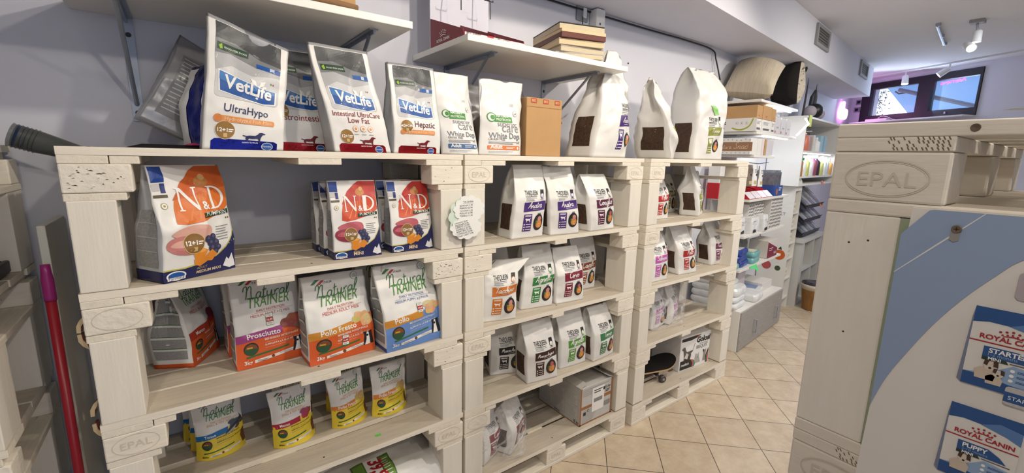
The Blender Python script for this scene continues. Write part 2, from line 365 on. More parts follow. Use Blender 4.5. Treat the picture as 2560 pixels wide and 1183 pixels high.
# ---------------------------------------------------------------- pallet shelving
LEV = [1.723, 1.327, .933, .545, .144]
UD = .55
_rng = random.Random(4)
def stamp_art(w=.145, h=.078, full=True, m=None):
    a = Art(); r = w * .36; m = m or M_EMB
    e = [(w / 2 + r * 1.05 * math.cos(t * math.pi / 16), h / 2 + h * .4 * math.sin(t * math.pi / 16)) for t in range(33)]
    a.ribbon(e, w * .012, m, 0)
    if full: a.text('EPAL', w / 2, h * .36, m, w=w * .5, lay=0, al='c', sx=1.1)
    return a
def cut_block(kind):
    b = MB(); m = M_BLOCK if kind in (1, 3) else M_WOODX
    b.box(0, 0, -.122, .145, .1, -.0445, m)
    if kind in (0, 1): stamp_art(full=kind == 0).put(b, planar((0, 0, -.122), (1, 0, 0), (0, 0, 1), (0, -1, 0)), .03)
    if kind in (2, 3):
        r = random.Random(kind + 5)
        for _ in range(26 if kind == 3 else 5):
            x, z = .01 + r.random() * .12, -.118 + r.random() * .066; l = .004 + r.random() * .01
            b.add([(x, -.0006, z), (x + l, -.0006, z + (r.random() - .5) * .004), (x + l * .6, -.0006, z + .002)], [(0, 1, 2)], M_CRACK)
    o = b.obj('block', bevel=.003); me = o.data; bpy.data.objects.remove(o); return me
BLOCKS = [cut_block(k) for k in range(4)]
def inst(me, name, parent, loc, bev=.003, sc=None):
    o = bpy.data.objects.new(name, me); COL.objects.link(o); o.parent = parent; o.location = loc
    if sc: o.scale = sc
    if bev:
        md = o.modifiers.new('bevel', 'BEVEL'); md.width = bev; md.segments = 2; md.limit_method = 'ANGLE'; md.angle_limit = math.radians(40)
    return o
def post_mesh():
    b = MB(); b.box(0, 0, 0, .1, .15, .2525, M_WOODZ); o = b.obj('post'); me = o.data; bpy.data.objects.remove(o); return me
POST = post_mesh()
def pallet_shelving(label, x0, yf, w=1.2, mids=(.57, .42, .53, .55, .53), bl=((0, 0), (1, 0), (0, 1), (0, 2), (0, 0))):
    t = thing('pallet_shelving', label, 'shelving', (x0 + w / 2, yf + UD / 2, 0), 0, 'whitewashed pallet shelving units')
    ox, oy = -w / 2, -UD / 2
    for li, z in enumerate(LEV):
        r = random.Random(int(x0 * 100) * 10 + li)
        d = MB(); y = 0
        gap = .012 if li < 3 else .035
        for k, pw in enumerate((.145, .125, .145, .1) if li < 3 else (.145, .12, .1, .08)):
            e0, e1 = (0, 0) if k == 0 else (r.random() * .012, r.random() * .012)
            d.box(ox + e0, oy + y, z - .022, ox + w - e1, oy + min(y + pw, UD), z, M_WOODX, top=M_DECK); y += pw + gap
        # nail heads
        for nx in (.03, .06, w - .05, w * .5):
            d.lathe([(.004, 0), (.004, .0008)], ox + nx, oy + .03 + .02 * r.random(), z, M_CRACK, 8)
        dk = d.obj('shelf_deck', t, bevel=.002)
        n = LEV[-1] == z
        for i, (a, bw) in enumerate(((.0, .16 + .06 * r.random()), (mids[li], .08 + .06 * r.random()), (w - .16 - .03 * r.random(), .16))):
            s = MB(); a2 = min(a + bw, w); y1 = 0 if i != 2 else .0
            if i == 0:   # split board end
                c = a + bw * (.38 + .3 * r.random()); s.box(ox + a, oy, z - .0445, ox + c - .0012, oy + UD - .01, z - .0225, M_WOODY); s.box(ox + c + .0012, oy + .002, z - .0445, ox + a2, oy + UD - .01, z - .0225, M_WOODY)
            else: s.box(ox + a, oy + y1, z - .0445, ox + a2, oy + UD - .01, z - .0225, M_WOODY)
            s.obj('stringer', dk, bevel=.002)
        ks = bl[li]
        for row, yy in ((0, 0), (1, UD - .11)):
            for col_, xx in enumerate((0, w - .145) + ((w / 2 - .0725,) if n else ())):
                kind = ks[min(col_, 1)] if row == 0 else 2
                inst(BLOCKS[kind], 'block', dk, (ox + xx, oy + yy, z), .004)
            if n:
                s = MB(); s.box(ox, oy + yy, .0005, ox + w, oy + yy + .1, .0215, M_WOODX); s.obj('bottom_board', dk, bevel=.003)
        if not n:
            for xx, rw in ((0, .105 + .03 * r.random()), (w - .105 - .035 * r.random(), 0)):
                s = MB(); x1 = xx + rw if rw else w
                sl = (r.random() - .5) * .004
                s.box(ox + xx, oy + .003, z - .1445, ox + x1, oy + UD - .01, z - .1225, M_WOODY); s.obj('bottom_board', dk, bevel=.003)
            for yy in (.002, UD - .15):
                for xx in (.004, w - .104):
                    inst(POST, 'post', t, (ox + xx, oy + yy, z - .145 - .2505), .003)
    return t
pallet_shelving('whitewashed pallet shelving holding the orange pumpkin bags and yellow pouches', -.261, 1.611, 1.2, (.57, .42, .53, .4, .53), ((3, 2), (1, 3), (0, 2), (0, 0), (0, 0)))
pallet_shelving('whitewashed pallet shelving standing in the middle with purple and green labelled bags', .951, 1.617, 1.2, (.53, .53, .53, .53, .53), ((0, 0), (2, 2), (0, 2), (1, 1), (0, 0)))
pallet_shelving('whitewashed pallet shelving with the skateboard at its foot, farthest from the viewer', 2.195, 1.601, 1.176, (.53, .5, .52, .5, .53), ((0, 1), (0, 2), (2, 3), (2, 2), (2, 2)))
pallet_shelving('dim pallet shelving cut off by the left edge, beyond the red broom pole', -.44 - 1.2, 1.611, 1.2)

# ---------------------------------------------------------------- wall shelves
def wall_shelf(label, x0, x1, bx):
    t = thing('wall_shelf', label, 'shelf', ((x0 + x1) / 2, WY, 2.18), 0, 'white wall shelves on grey brackets'); c = (x0 + x1) / 2
    b = MB(); b.box(x0 - c, -.54, 0, x1 - c, -.001, .026, M_LAM); b.obj('board', t, bevel=.002)
    for x in bx:
        b = MB(); X = x - c
        b.box(X - .016, -.006, -.36, X + .016, -.001, -.002, M_METAL); b.box(X - .016, -.45, -.005, X + .016, -.001, -.001, M_METAL)
        b.box(X - .003, -.45, -.02, X + .003, -.006, -.004, M_METAL)
        b.tube([(X, -.008, -.3), (X, -.4, -.012)], .007, M_METAL, 8)
        br = b.obj('bracket', t)
        for zz in (-.06, -.33):
            s = MB(); s.add([(X + .009 * math.cos(a * .7854), -.0068, zz + .009 * math.sin(a * .7854)) for a in range(8)], [tuple(range(8))], M_DARKM); s.obj('screw_head', br)
    return t
wall_shelf('white wall shelf on grey brackets above the blue logo bags', -.262, .735, (-.115, .62))
wall_shelf('white wall shelf on grey brackets carrying the stacked frames', .972, 1.972, (1.165, 1.835))

# ---------------------------------------------------------------- bags
M_FILM = mat('matt_white_film', (232, 231, 228), .38, bump=.25, bscale=22)
M_FILMG = mat('grey_film', (186, 187, 190), .42, bump=.3, bscale=22)
M_FOILB = mat('blue_foil', (22, 30, 120), .22, .75, bump=.6, bscale=30)
M_FOILR = mat('red_foil', (150, 20, 30), .22, .7, bump=.6, bscale=30)
M_SILV = mat('silver_film', (168, 168, 172), .36, .25, bump=.5, bscale=26)
M_CLEAR = mat('clear_plastic', (245, 246, 248), .1, alpha=.3, bump=1.0, bscale=16)
def wrap_mat():
    m = bpy.data.materials.new('clear_wrap'); m.use_nodes = True; N = m.node_tree.nodes; L = m.node_tree.links; b = N['Principled BSDF']; b.inputs['Base Color'].default_value = (.86, .87, .9, 1); b.inputs['Roughness'].default_value = .14
    tr = N.new('ShaderNodeBsdfTransparent'); mx = N.new('ShaderNodeMixShader'); tc = N.new('ShaderNodeTexCoord'); nz = N.new('ShaderNodeTexNoise'); nz.inputs['Scale'].default_value = 13; nz.inputs['Detail'].default_value = 5; nz.inputs['Distortion'].default_value = 1.2; L.new(tc.outputs['Object'], nz.inputs['Vector'])
    rp = N.new('ShaderNodeValToRGB'); rp.color_ramp.elements[0].position = .5; rp.color_ramp.elements[0].color = (.1, .1, .1, 1); rp.color_ramp.elements[1].position = .72; rp.color_ramp.elements[1].color = (.62, .62, .62, 1); L.new(nz.outputs['Fac'], rp.inputs[0])
    bp = N.new('ShaderNodeBump'); bp.inputs['Strength'].default_value = 1.0; bp.inputs['Distance'].default_value = .02; L.new(nz.outputs['Fac'], bp.inputs['Height']); L.new(bp.outputs[0], b.inputs['Normal'])
    L.new(rp.outputs[0], mx.inputs[0]); L.new(tr.outputs[0], mx.inputs[1]); L.new(b.outputs[0], mx.inputs[2]); L.new(mx.outputs[0], N['Material Output'].inputs[0]); return m
M_WRAP = wrap_mat()
M_KIB = mat('brown_kibble', (74, 52, 38), .8, bump=1.0, bscale=90, var=.5, vscale=70)
NU = 28; NV = 40
class Bag:
    def __init__(s, w, h, d, kind='gus', skew=0., lean=0., tilt=0., curl=0., seed=0, cr=1., vb=.5, fold=0., topw=1.):
        s.topw = topw
        s.w, s.h, s.d, s.kind, s.skew, s.lean, s.tilt, s.curl, s.seed, s.cr, s.vb, s.fold = w, h, d, kind, skew, lean, tilt, curl, seed, cr, vb, fold
    def hd(s, v):
        if s.kind == 'gus':
            k = max(0., (v - s.vb) / (1 - s.vb)); return s.d / 2 * (1 - k ** 1.15) + .0025
        return s.d / 2 * max(0., 1 - v ** 1.6) ** .9 + .0018
    def hw(s, v):
        if s.kind == 'gus': return s.w / 2 * (1 - .03 * math.sin(math.pi * min(1, v))) * (1 - (1 - s.topw) * v ** 3)
        return s.w / 2 * (1 - .07 * math.sin(math.pi * min(1, v * 1.1)) * (s.d / s.w) * 2)
    def warp(s, p, v):
        q = Vector((p[0] * 9 + s.seed * 7.3, p[1] * 5 + s.seed * 3.1, p[2] * 9 + s.seed))
        m = .35 + .65 * min(1., v * 2.2) if s.kind == 'gus' else min(1, .3 + v)
        m *= min(1., v * 12)
        rg = (.28 - abs(noise.noise(q * .62 + Vector((5, 1, 2))))) * .016 + (.22 - abs(noise.noise(q * 1.35 + Vector((9, 4, 7))))) * .008
        a = noise.noise_vector(q) * .0075 * s.cr * m + Vector((0, -1 if p[1] < 0 else 1, 0)) * rg * s.cr * m + noise.noise_vector(q * 3.1) * .0022 * s.cr * m
        x, y, z = p[0] + a.x * .6, p[1] + a.y, p[2] + a.z * .25 * min(1, v * 3)
        x += s.skew * v + s.fold * max(0, v - .8) * 5 * .2
        y += s.lean * v + s.curl * v * v; z += s.tilt * v * (p[0] / s.w)
        if s.curl: z -= abs(s.curl) * .35 * v * v
        return Vector((x, y, max(z, .0005)))
    def front(s, u, v, sgn=-1, off=0.):
        u = max(-1., min(1., u)); v = max(0., min(1., v)); hd, hw = s.hd(v), s.hw(v)
        if s.kind == 'gus':
            y = hd + .13 * s.d * (1 - u * u) * math.sin(math.pi * min(1, v * 1.15 + .04)) * (1 if v < .87 else 1)
        else: y = hd * (1 - abs(u) ** 2.6) + .0015
        return s.warp((u * hw, sgn * (y + off), v * s.h), v)
    def side(s, t, v, sgn, off=0.):
        hd, hw = s.hd(v), s.hw(v); k = max(0., (v - s.vb * .8) / (1 - s.vb * .8))
        g = k * s.d * .42
        x = hw - g * (1 - abs(t)) + .05 * s.d * (1 - t * t) * math.sin(math.pi * min(1, v)) * (1 - k)
        return s.warp((sgn * (x + off), t * hd, v * s.h), v)
    def body(s, name, parent, mf, ms, mb_, bands=()):
        """bands: (v0, v1, material) painted all round"""
        b = MB(); nv = NV; loop = []; ns = 6 if s.kind == 'gus' else 0
        for i in range(NU + 1): loop.append(('f', -1 + 2 * i / NU))
        for i in range(1, ns): loop.append(('r', -1 + 2 * i / ns))
        for i in range(NU + 1): loop.append(('b', 1 - 2 * i / NU))
        for i in range(1, ns): loop.append(('l', 1 - 2 * i / ns))
        n = len(loop); vs = []
        for j in range(nv + 1):
            v = j / nv
            for k, a in loop:
                vs.append(s.front(a, v) if k == 'f' else s.front(a, v, 1) if k == 'b' else s.side(a, v, 1 if k == 'r' else -1))
        base = len(b.v); b.v += [tuple(p) for p in vs]
        for j in range(nv):
            v = (j + .5) / nv
            for i in range(n):
                k = loop[i][0]; m = mf if k == 'f' and i < NU else mb_ if k == 'b' and loop[i][1] > -1 else ms
                for v0, v1, bm_ in bands:
                    if v0 <= v < v1: m = bm_
                b.f.append([base + j * n + i, base + j * n + (i + 1) % n, base + (j + 1) * n + (i + 1) % n, base + (j + 1) * n + i]); b.m.append(b.mi(m))
        b.f.append([base + i for i in range(n)][::-1]); b.m.append(b.mi(ms))
        b.f.append([base + nv * n + i for i in range(n)]); b.m.append(b.mi(mf))
        return b.obj(name, parent, smooth=True, fixn=False)
    def print_(s, name, parent, art):
        mb = MB(); fw = lambda x, y, off: s.front(2 * x / s.w, y / s.h, -1, off)
        art.put(mb, fw, .014); return mb.obj(name, parent, fixn=False)
    def sidepatch(s, name, parent, sgn, t0, t1, v0, v1, m, n=8, extra=None):
        mb = MB(); vs = []; off = .0012
        for j in range(n + 1):
            for i in range(n + 1): vs.append(s.side(t0 + (t1 - t0) * i / n, v0 + (v1 - v0) * j / n, sgn, off))
        mb.add(vs, [(j * (n + 1) + i, j * (n + 1) + i + 1, (j + 1) * (n + 1) + i + 1, (j + 1) * (n + 1) + i) for j in range(n) for i in range(n)], m)
        if extra:
            for (a0, a1, b0, b1, m2) in extra:
                vs = [s.side(a, b_, sgn, off + .0006) for b_ in (b0, b1) for a in (a0, (a0 * 2 + a1) / 3, (a0 + a1 * 2) / 3, a1)]
                mb.add(vs, [(0, 1, 5, 4), (1, 2, 6, 5), (2, 3, 7, 6)], m2)
        return mb.obj(name, parent, fixn=False)
def place_bag(label, cat, fl, yaw, B, group=None, name='pet_food_bag'):
    """fl: front-left corner of the base; yaw in degrees"""
    a = math.radians(yaw); c, sn = math.cos(a), math.sin(a); lx, ly = B.w / 2, B.d / 2 + .002
    return thing(name, label, cat, (fl[0] + lx * c - ly * sn, fl[1] + lx * sn + ly * c, fl[2] + .0005), a, group)
def price_sticker(B, t, x, y, price, sc=1., col=None):
    a = Art(); w, h = .026 * sc, .04 * sc
    a.rrect(x - w / 2, y - h / 2, x + w / 2, y + h / 2, .003, GRN, 5).rrect(x - w / 2 + .0012, y - h / 2 + .0012, x + w / 2 - .0012, y + h / 2 - .0012, .002, WH, 6)
    a.rect(x - w / 2 + .0012, y - h * .2, x + w / 2 - .0012, y + h * .2, RED, 7); a.text(price, x, y - h * .09, WH, w=w * .74, lay=8, al='c', bold=.02)
    a.lines(x - w * .35, x + w * .35, y + h * .4, 2, h * .09, h * .03, TXT, 7); a.lines(x - w * .35, x + w * .35, y - h * .28, 2, h * .09, h * .03, TXT, 7)
    o = B.print_('price_sticker', t, a); o['label'] = 'small red and white price sticker with a green rim'
    return o
# --- silhouettes (unit box)
DOG = [(0, .62), (.03, .68), (.18, .6), (.32, .66), (.55, .66), (.66, .8), (.72, .96), (.82, 1), (.9, .96), (1, .9), (.98, .84), (.88, .8), (.84, .66), (.8, .5), (.78, .3), (.8, .03), (.84, 0), (.74, 0), (.7, .3), (.66, .4), (.42, .36), (.3, .4), (.26, .28), (.3, .04), (.33, 0), (.22, 0), (.2, .2), (.14, .36), (.16, .52), (.06, .58)]
CAT = [(0, .75), (.06, .95), (.1, .8), (.18, .84), (.28, .8), (.75, .74), (.86, .95), (.95, 1), (1, .92), (.9, .84), (.84, .6), (.86, .2), (.84, 0), (.76, 0), (.74, .3), (.66, .38), (.4, .36), (.32, .3), (.3, 0), (.22, 0), (.2, .36), (.1, .5), (.02, .6)]
def shape(a, pts, x, y, w, h, m, lay=3): return a.poly([(x + p[0] * w, y + p[1] * h) for p in pts], m, lay)
# ---------------------------------------------------------------- bag artwork
# lavender-topped bags with the blue wave logo
def art_wave(w, h, title, tcol, bar=None, foil=NAVY, sub=None):
    a = Art(); X = lambda u: (u - .5) * w; Y = lambda v: v * h
    a.rrect(X(.1), Y(.4), X(.9), Y(.75), .012, inkmat((204, 205, 207)), 0)
    a.poly([(X(.1), Y(.6)), (X(.3), Y(.66)), (X(.55), Y(.62)), (X(.9), Y(.67)), (X(.9), Y(.97)), (X(.1), Y(.97))], inkmat((176, 177, 180)), 1)
    a.poly([(X(.1), Y(.73)), (X(.3), Y(.75)), (X(.6), Y(.7)), (X(.9), Y(.74)), (X(.9), Y(.97)), (X(.1), Y(.97))], inkmat((122, 124, 128)), 2)
    a.poly([(X(.1), Y(.84)), (X(.35), Y(.85)), (X(.65), Y(.78)), (X(.9), Y(.77)), (X(.9), Y(.97)), (X(.1), Y(.97))], inkmat((70, 72, 76)), 3)
    a.rect(X(.12), Y(.76), X(.5), Y(.815), DGRN, 4); a.poly([(X(.14), Y(.79)), (X(.18), Y(.81)), (X(.19), Y(.77)), (X(.16), Y(.765))], inkmat((150, 190, 40)), 5)
    a.text('FOOD FOR DOGS', X(.21), Y(.778), WH, w=w * .27, lay=5)
    a.rect(X(.6), Y(.7), X(.9), Y(.74), BLUE, 4); a.rect(X(.76), Y(.705), X(.82), Y(.738), inkmat((190, 205, 225)), 5)
    bl = [(X(.16), Y(.45)), (X(.15), Y(.6)), (X(.3), Y(.585)), (X(.5), Y(.55)), (X(.7), Y(.53)), (X(.85), Y(.53)), (X(.85), Y(.42)), (X(.7), Y(.405)), (X(.45), Y(.42)), (X(.3), Y(.435))]
    cx, cy = X(.5), Y(.5)
    a.poly([(cx + (p[0] - cx) * 1.05, cy + (p[1] - cy) * 1.1) for p in bl], WH, 3); a.poly(bl, BLUE, 4)
    a.poly([(X(.15), Y(.535)), (X(.15), Y(.6)), (X(.3), Y(.585)), (X(.5), Y(.55)), (X(.7), Y(.53)), (X(.85), Y(.53)), (X(.85), Y(.495)), (X(.5), Y(.5)), (X(.3), Y(.515))], inkmat((62, 122, 190)), 5)
    a.text('VetLife', X(.5), Y(.465), WH, w=w * .6, lay=6, al='c', bold=.025, rot=-.09, sx=.86)
    for dx, s_ in ((-.012, -1), (.012, 1)): a.poly([(X(.62) + dx * w, Y(.54)), (X(.62) + (dx + s_ * .06) * w, Y(.555)), (X(.62) + (dx + s_ * .085) * w, Y(.6)), (X(.62) + (dx + s_ * .02) * w, Y(.585))], WH, 7)
    a.rect(X(.78), Y(.585), X(.795), Y(.6), GRN, 4); a.rect(X(.81), Y(.585), X(.825), Y(.6), RED, 4)
    y = .295 if len(title) == 1 else .34
    for k, t in enumerate(title):
        a.text(t, X(.64 if t == 'Hepatic' else .5), Y(y - k * .06), tcol, w=(w * .38 if k else w * .84) if len(title) > 1 else w * (.46 if t == 'Hepatic' else .55 if len(t) < 10 else .86), lay=3, al='c', bold=.002, sx=.9)
    if bar:
        a.rrect(X(.12), Y(.215), X(.86), Y(.262), .005, inkmat((226, 150, 84)), 3); a.circ(X(.16), Y(.238), w * .05, inkmat((214, 130, 64)), 4)
        a.text('Hydrolyzed Fish Mini', X(.24), Y(.228), inkmat((245, 215, 180)), w=w * .58, lay=5)
    if sub:
        for k in range(3): a.circ(X(.42 + .13 * k), Y(.225), w * .05, inkmat((222, 160, 110)), 3); a.circ(X(.42 + .13 * k), Y(.225), w * .042, WH, 4); a.circ(X(.42 + .13 * k), Y(.225), w * .024, inkmat((222, 160, 110)), 5); a.rect(X(.38 + .13 * k), Y(.17), X(.46 + .13 * k), Y(.174), GREYM, 3)
    gx, gy = (X(.25), Y(.15)) if len(title[0]) < 12 or len(title) > 1 else (X(.2), Y(.38))
    if title[0] == 'Hepatic': gx, gy = X(.24), Y(.3)
    a.circ(gx, gy, w * .12, WH, 3); a.circ(gx, gy, w * .115, GOLD, 4); a.text('12+1', gx - w * .09, gy - w * .02, WH, w=w * .12, lay=5, bold=.03); a.lines(gx + w * .04, gx + w * .1, gy + w * .02, 2, w * .025, w * .014, WH, 5); a.rect(gx - .004, gy - w * .09, gx + .006, gy - w * .04, inkmat((205, 178, 120)), 5)
    shape(a, DOG, X(.46), Y(.062), w * .29, h * .09, NAVY if foil == FBLU else inkmat((110, 20, 30)), 4)
    a.poly([(X(.09), 0), (X(.09), Y(.065)), (X(.13), Y(.085)), (X(.5), Y(.082)), (X(.87), Y(.075)), (X(.91), Y(.06)), (X(.91), 0)], foil, 2)
    a.text('canine formula', X(.56), Y(.056), WH, w=w * .2, lay=4, al='c'); a.circ(X(.78), Y(.032), w * .075, inkmat((200, 205, 215)), 4, ry=w * .06); a.circ(X(.78), Y(.032), w * .066, BLUE, 5, ry=w * .05); a.text('Farmina', X(.78), Y(.026), WH, w=w * .11, lay=6, al='c')
    return a
FBLU = M_FOILB; FRED = M_FOILR
GA = 'clinic style dog food bags on the top shelf'
def wave_bag(label, fl, yaw, w, h, d, title, tcol, foil, bar=False, sub=False, **kw):
    B = Bag(w, h, d, 'gus', **kw); t = place_bag(label, 'pet food bag', fl, yaw, B, GA)
    B.body('pouch', t, M_FILM, M_FILMG, M_SILV, ((.97, 1.01, inkmat((150, 151, 154))),)); B.print_('front_print', t, art_wave(w, h, title, tcol, bar, foil, sub)); return t
wave_bag('tall white dog food bag with navy dog and base, its top sloping down rightwards', (.05, 1.64, LEV[0]), 2, .222, .372, .1, ['UltraHypo'], NAVY, FBLU, True, seed=1, tilt=-.075, skew=.05, lean=.015, cr=1.1, vb=.3)
wave_bag('white dog food bag half hidden in the shade between two others on the top shelf', (.262, 1.81, LEV[0]), 3, .215, .375, .09, ['Gastrointestinal'], inkmat((140, 24, 40)), FRED, seed=2, lean=.02, vb=.3)
wave_bag('white dog food bag with red foil base and a two line red title', (.437, 1.645, LEV[0]), 3, .21, .37, .1, ['Intestinal UltraCare', 'Low Fat'], inkmat((140, 24, 40)), FRED, False, True, seed=3, skew=-.055, lean=.02, vb=.3)
wave_bag('white dog food bag with an orange bar and dark red dog beside the white pouches', (.655, 1.65, LEV[0]), 2, .2, .345, .1, ['Hepatic'], inkmat((96, 24, 40)), FRED, True, seed=4, skew=.012, lean=.02, cr=1.3, vb=.3)
# bags lying behind at the left end
def plain_bag(label, fl, yaw, w, h, d, mf, ms, group, kind='gus', lines=True, **kw):
    B = Bag(w, h, d, kind, **kw); t = place_bag(label, 'pet food bag', fl, yaw, B, group); B.body('pouch', t, mf, ms, mf)
    if lines:
        a = Art(); a.rect(-w * .36, h * .12, w * .36, h * .8, GREYM, 0); a.lines(-w * .32, w * .32, h * .78, 14, h * .045, h * .012, inkmat((205, 205, 206)), 1); B.print_('back_print', t, a)
    return t
t = plain_bag('silver backed bag slumped against its neighbours at the left end of the bag row', (-.045, 1.99, LEV[0]), -72, .19, .34, .11, M_SILV, M_FILMG, GA, skew=0, lean=.05, seed=5, cr=1.6)
t.rotation_euler = (0, math.radians(28), math.radians(10)); t.location = (-.03, 1.985, LEV[0] + .055)
t = plain_bag('white edged bag with blue foil front tucked behind the tall navy based bag', (.012, 1.9, LEV[0]), -74, .16, .27, .09, M_FOILB, M_FILM, GA, lines=False, seed=6, cr=1.2)
a = Art(); a.rect(-.079, .0, -.0, .26, WH, 1); Bag(.16, .27, .09, 'gus', seed=6, cr=1.2).print_('white_seal', t, a)
# white small dog bags
def art_leaf(w, h, col):
    a = Art(); X = lambda u: (u - .5) * w; Y = lambda v: v * h
    a.text('NATURE\'S', X(.3), Y(.505), WH, w=w * .3, lay=4, bold=.03)
    a.poly([(X(.26), Y(.44)), (X(.26), Y(.535)), (X(.7), Y(.515)), (X(.7), Y(.44))], inkmat((74, 148, 64)), 2); a.circ(X(.2), Y(.5), w * .09, inkmat((74, 148, 64)), 3); a.circ(X(.2), Y(.5), w * .07, WH, 4); a.circ(X(.22), Y(.5), w * .045, inkmat((74, 148, 64)), 5)
    a.text('PROTECTION', X(.3), Y(.46), WH, w=w * .36, lay=4, bold=.02)
    a.text('superior', X(.32), Y(.385), GREYM, w=w * .5, lay=3); a.text('care', X(.42), Y(.31), GREYM, w=w * .44, lay=3)
    a.text('White Dogs', X(.14), Y(.225), inkmat((120, 125, 135)), w=w * .76, lay=3, bold=.01); a.text('GRAIN FREE', X(.14), Y(.195), TXT, w=w * .34, lay=3); a.lines(X(.14), X(.85), Y(.18), 3, h * .013, h * .005, GREYM, 3)
    a.rrect(X(.12), Y(.075), X(.9), Y(.13), .004, col, 3); a.text('Adult', X(.17), Y(.09), WH, w=w * .24, lay=4, bold=.03); a.lines(X(.5), X(.74), Y(.115), 2, h * .016, h * .007, WH, 4); a.circ(X(.82), Y(.1), w * .03, WH, 4)
    a.text('100', X(.68), Y(.66), GREYL, w=w * .1, lay=3); a.circ(X(.8), Y(.57), w * .06, GREYL, 2); a.circ(X(.8), Y(.57), w * .045, WH, 3); shape(a, DOG, X(.76), Y(.55), w * .08, h * .03, GREYM, 4)
    shape(a, DOG, X(.78), Y(.15), w * .12, h * .045, GREYM, 4); a.lines(X(.14), X(.7), Y(.055), 2, h * .016, h * .006, GREYL, 3)
    return a
GB = 'white small dog bags on the top shelf'
def leaf_bag(label, fl, yaw, w, h, d, col, **kw):
    B = Bag(w, h, d, 'pil', **kw); t = place_bag(label, 'pet food bag', fl, yaw, B, GB)
    B.body('pouch', t, M_FILM, M_FILM, M_SILV); B.print_('front_print', t, art_leaf(w, h, col)); return t
leaf_bag('white pouch with a green logo and a blue adult strip', (.885, 1.655, LEV[0]), 0, .185, .335, .085, inkmat((74, 110, 160)), seed=11, skew=-.04, cr=1.3, lean=.03)
leaf_bag('white pouch with a green logo and an orange adult strip', (1.068, 1.65, LEV[0]), 0, .235, .335, .085, inkmat((226, 124, 62)), seed=12, cr=1.3, lean=.03, skew=.015)
for lb, x, sd in (('silver backed pouch half hidden behind the pouch with the blue strip', .86, 13), ('silver backed pouch half hidden behind the pouch with the orange strip', 1.02, 14)):
    plain_bag(lb, (x, 1.83, LEV[0]), 4, .19, .33, .085, M_SILV, M_SILV, GB, 'pil', seed=sd, cr=1.5, lines=False)

# orange and navy pumpkin bags
def serif_N(a, x, y, k, m, lay):
    for p in ([(0, 0), (.22, 0), (.22, .04), (.14, .06), (.14, .94), (.08, 1), (0, 1), (0, .96), (.07, .94), (.07, .06), (0, .04)], [(.0, 1), (.2, 1), (.78, .12), (.78, 0), (.7, 0), (.1, .92)], [(.66, 1), (.66, .96), (.72, .94), (.72, .0), (.78, 0), (.78, .94), (.86, .96), (.86, 1)]):
        a.poly([(x + u * k, y + v * k) for u, v in p], m, lay)
def serif_D(a, x, y, k, m, lay):
    a.poly([(x + u * k, y + v * k) for u, v in [(0, 0), (.26, 0), (.26, .05), (.2, .06), (.2, .94), (.26, .95), (.26, 1), (0, 1), (0, .96), (.08, .94), (.08, .06), (0, .04)]], m, lay)
    o = [(x + (.2 + .62 * math.sin(t * math.pi / 12)) * k, y + (.5 + .5 * math.cos(t * math.pi / 12)) * k) for t in range(13)]; i = [(x + (.2 + .48 * math.sin(t * math.pi / 12)) * k, y + (.5 + .43 * math.cos(t * math.pi / 12)) * k) for t in range(13)]
    a.it.append(('t', (o + i, [(t, t + 1, 14 + t, 13 + t) for t in range(12)]), m, lay))
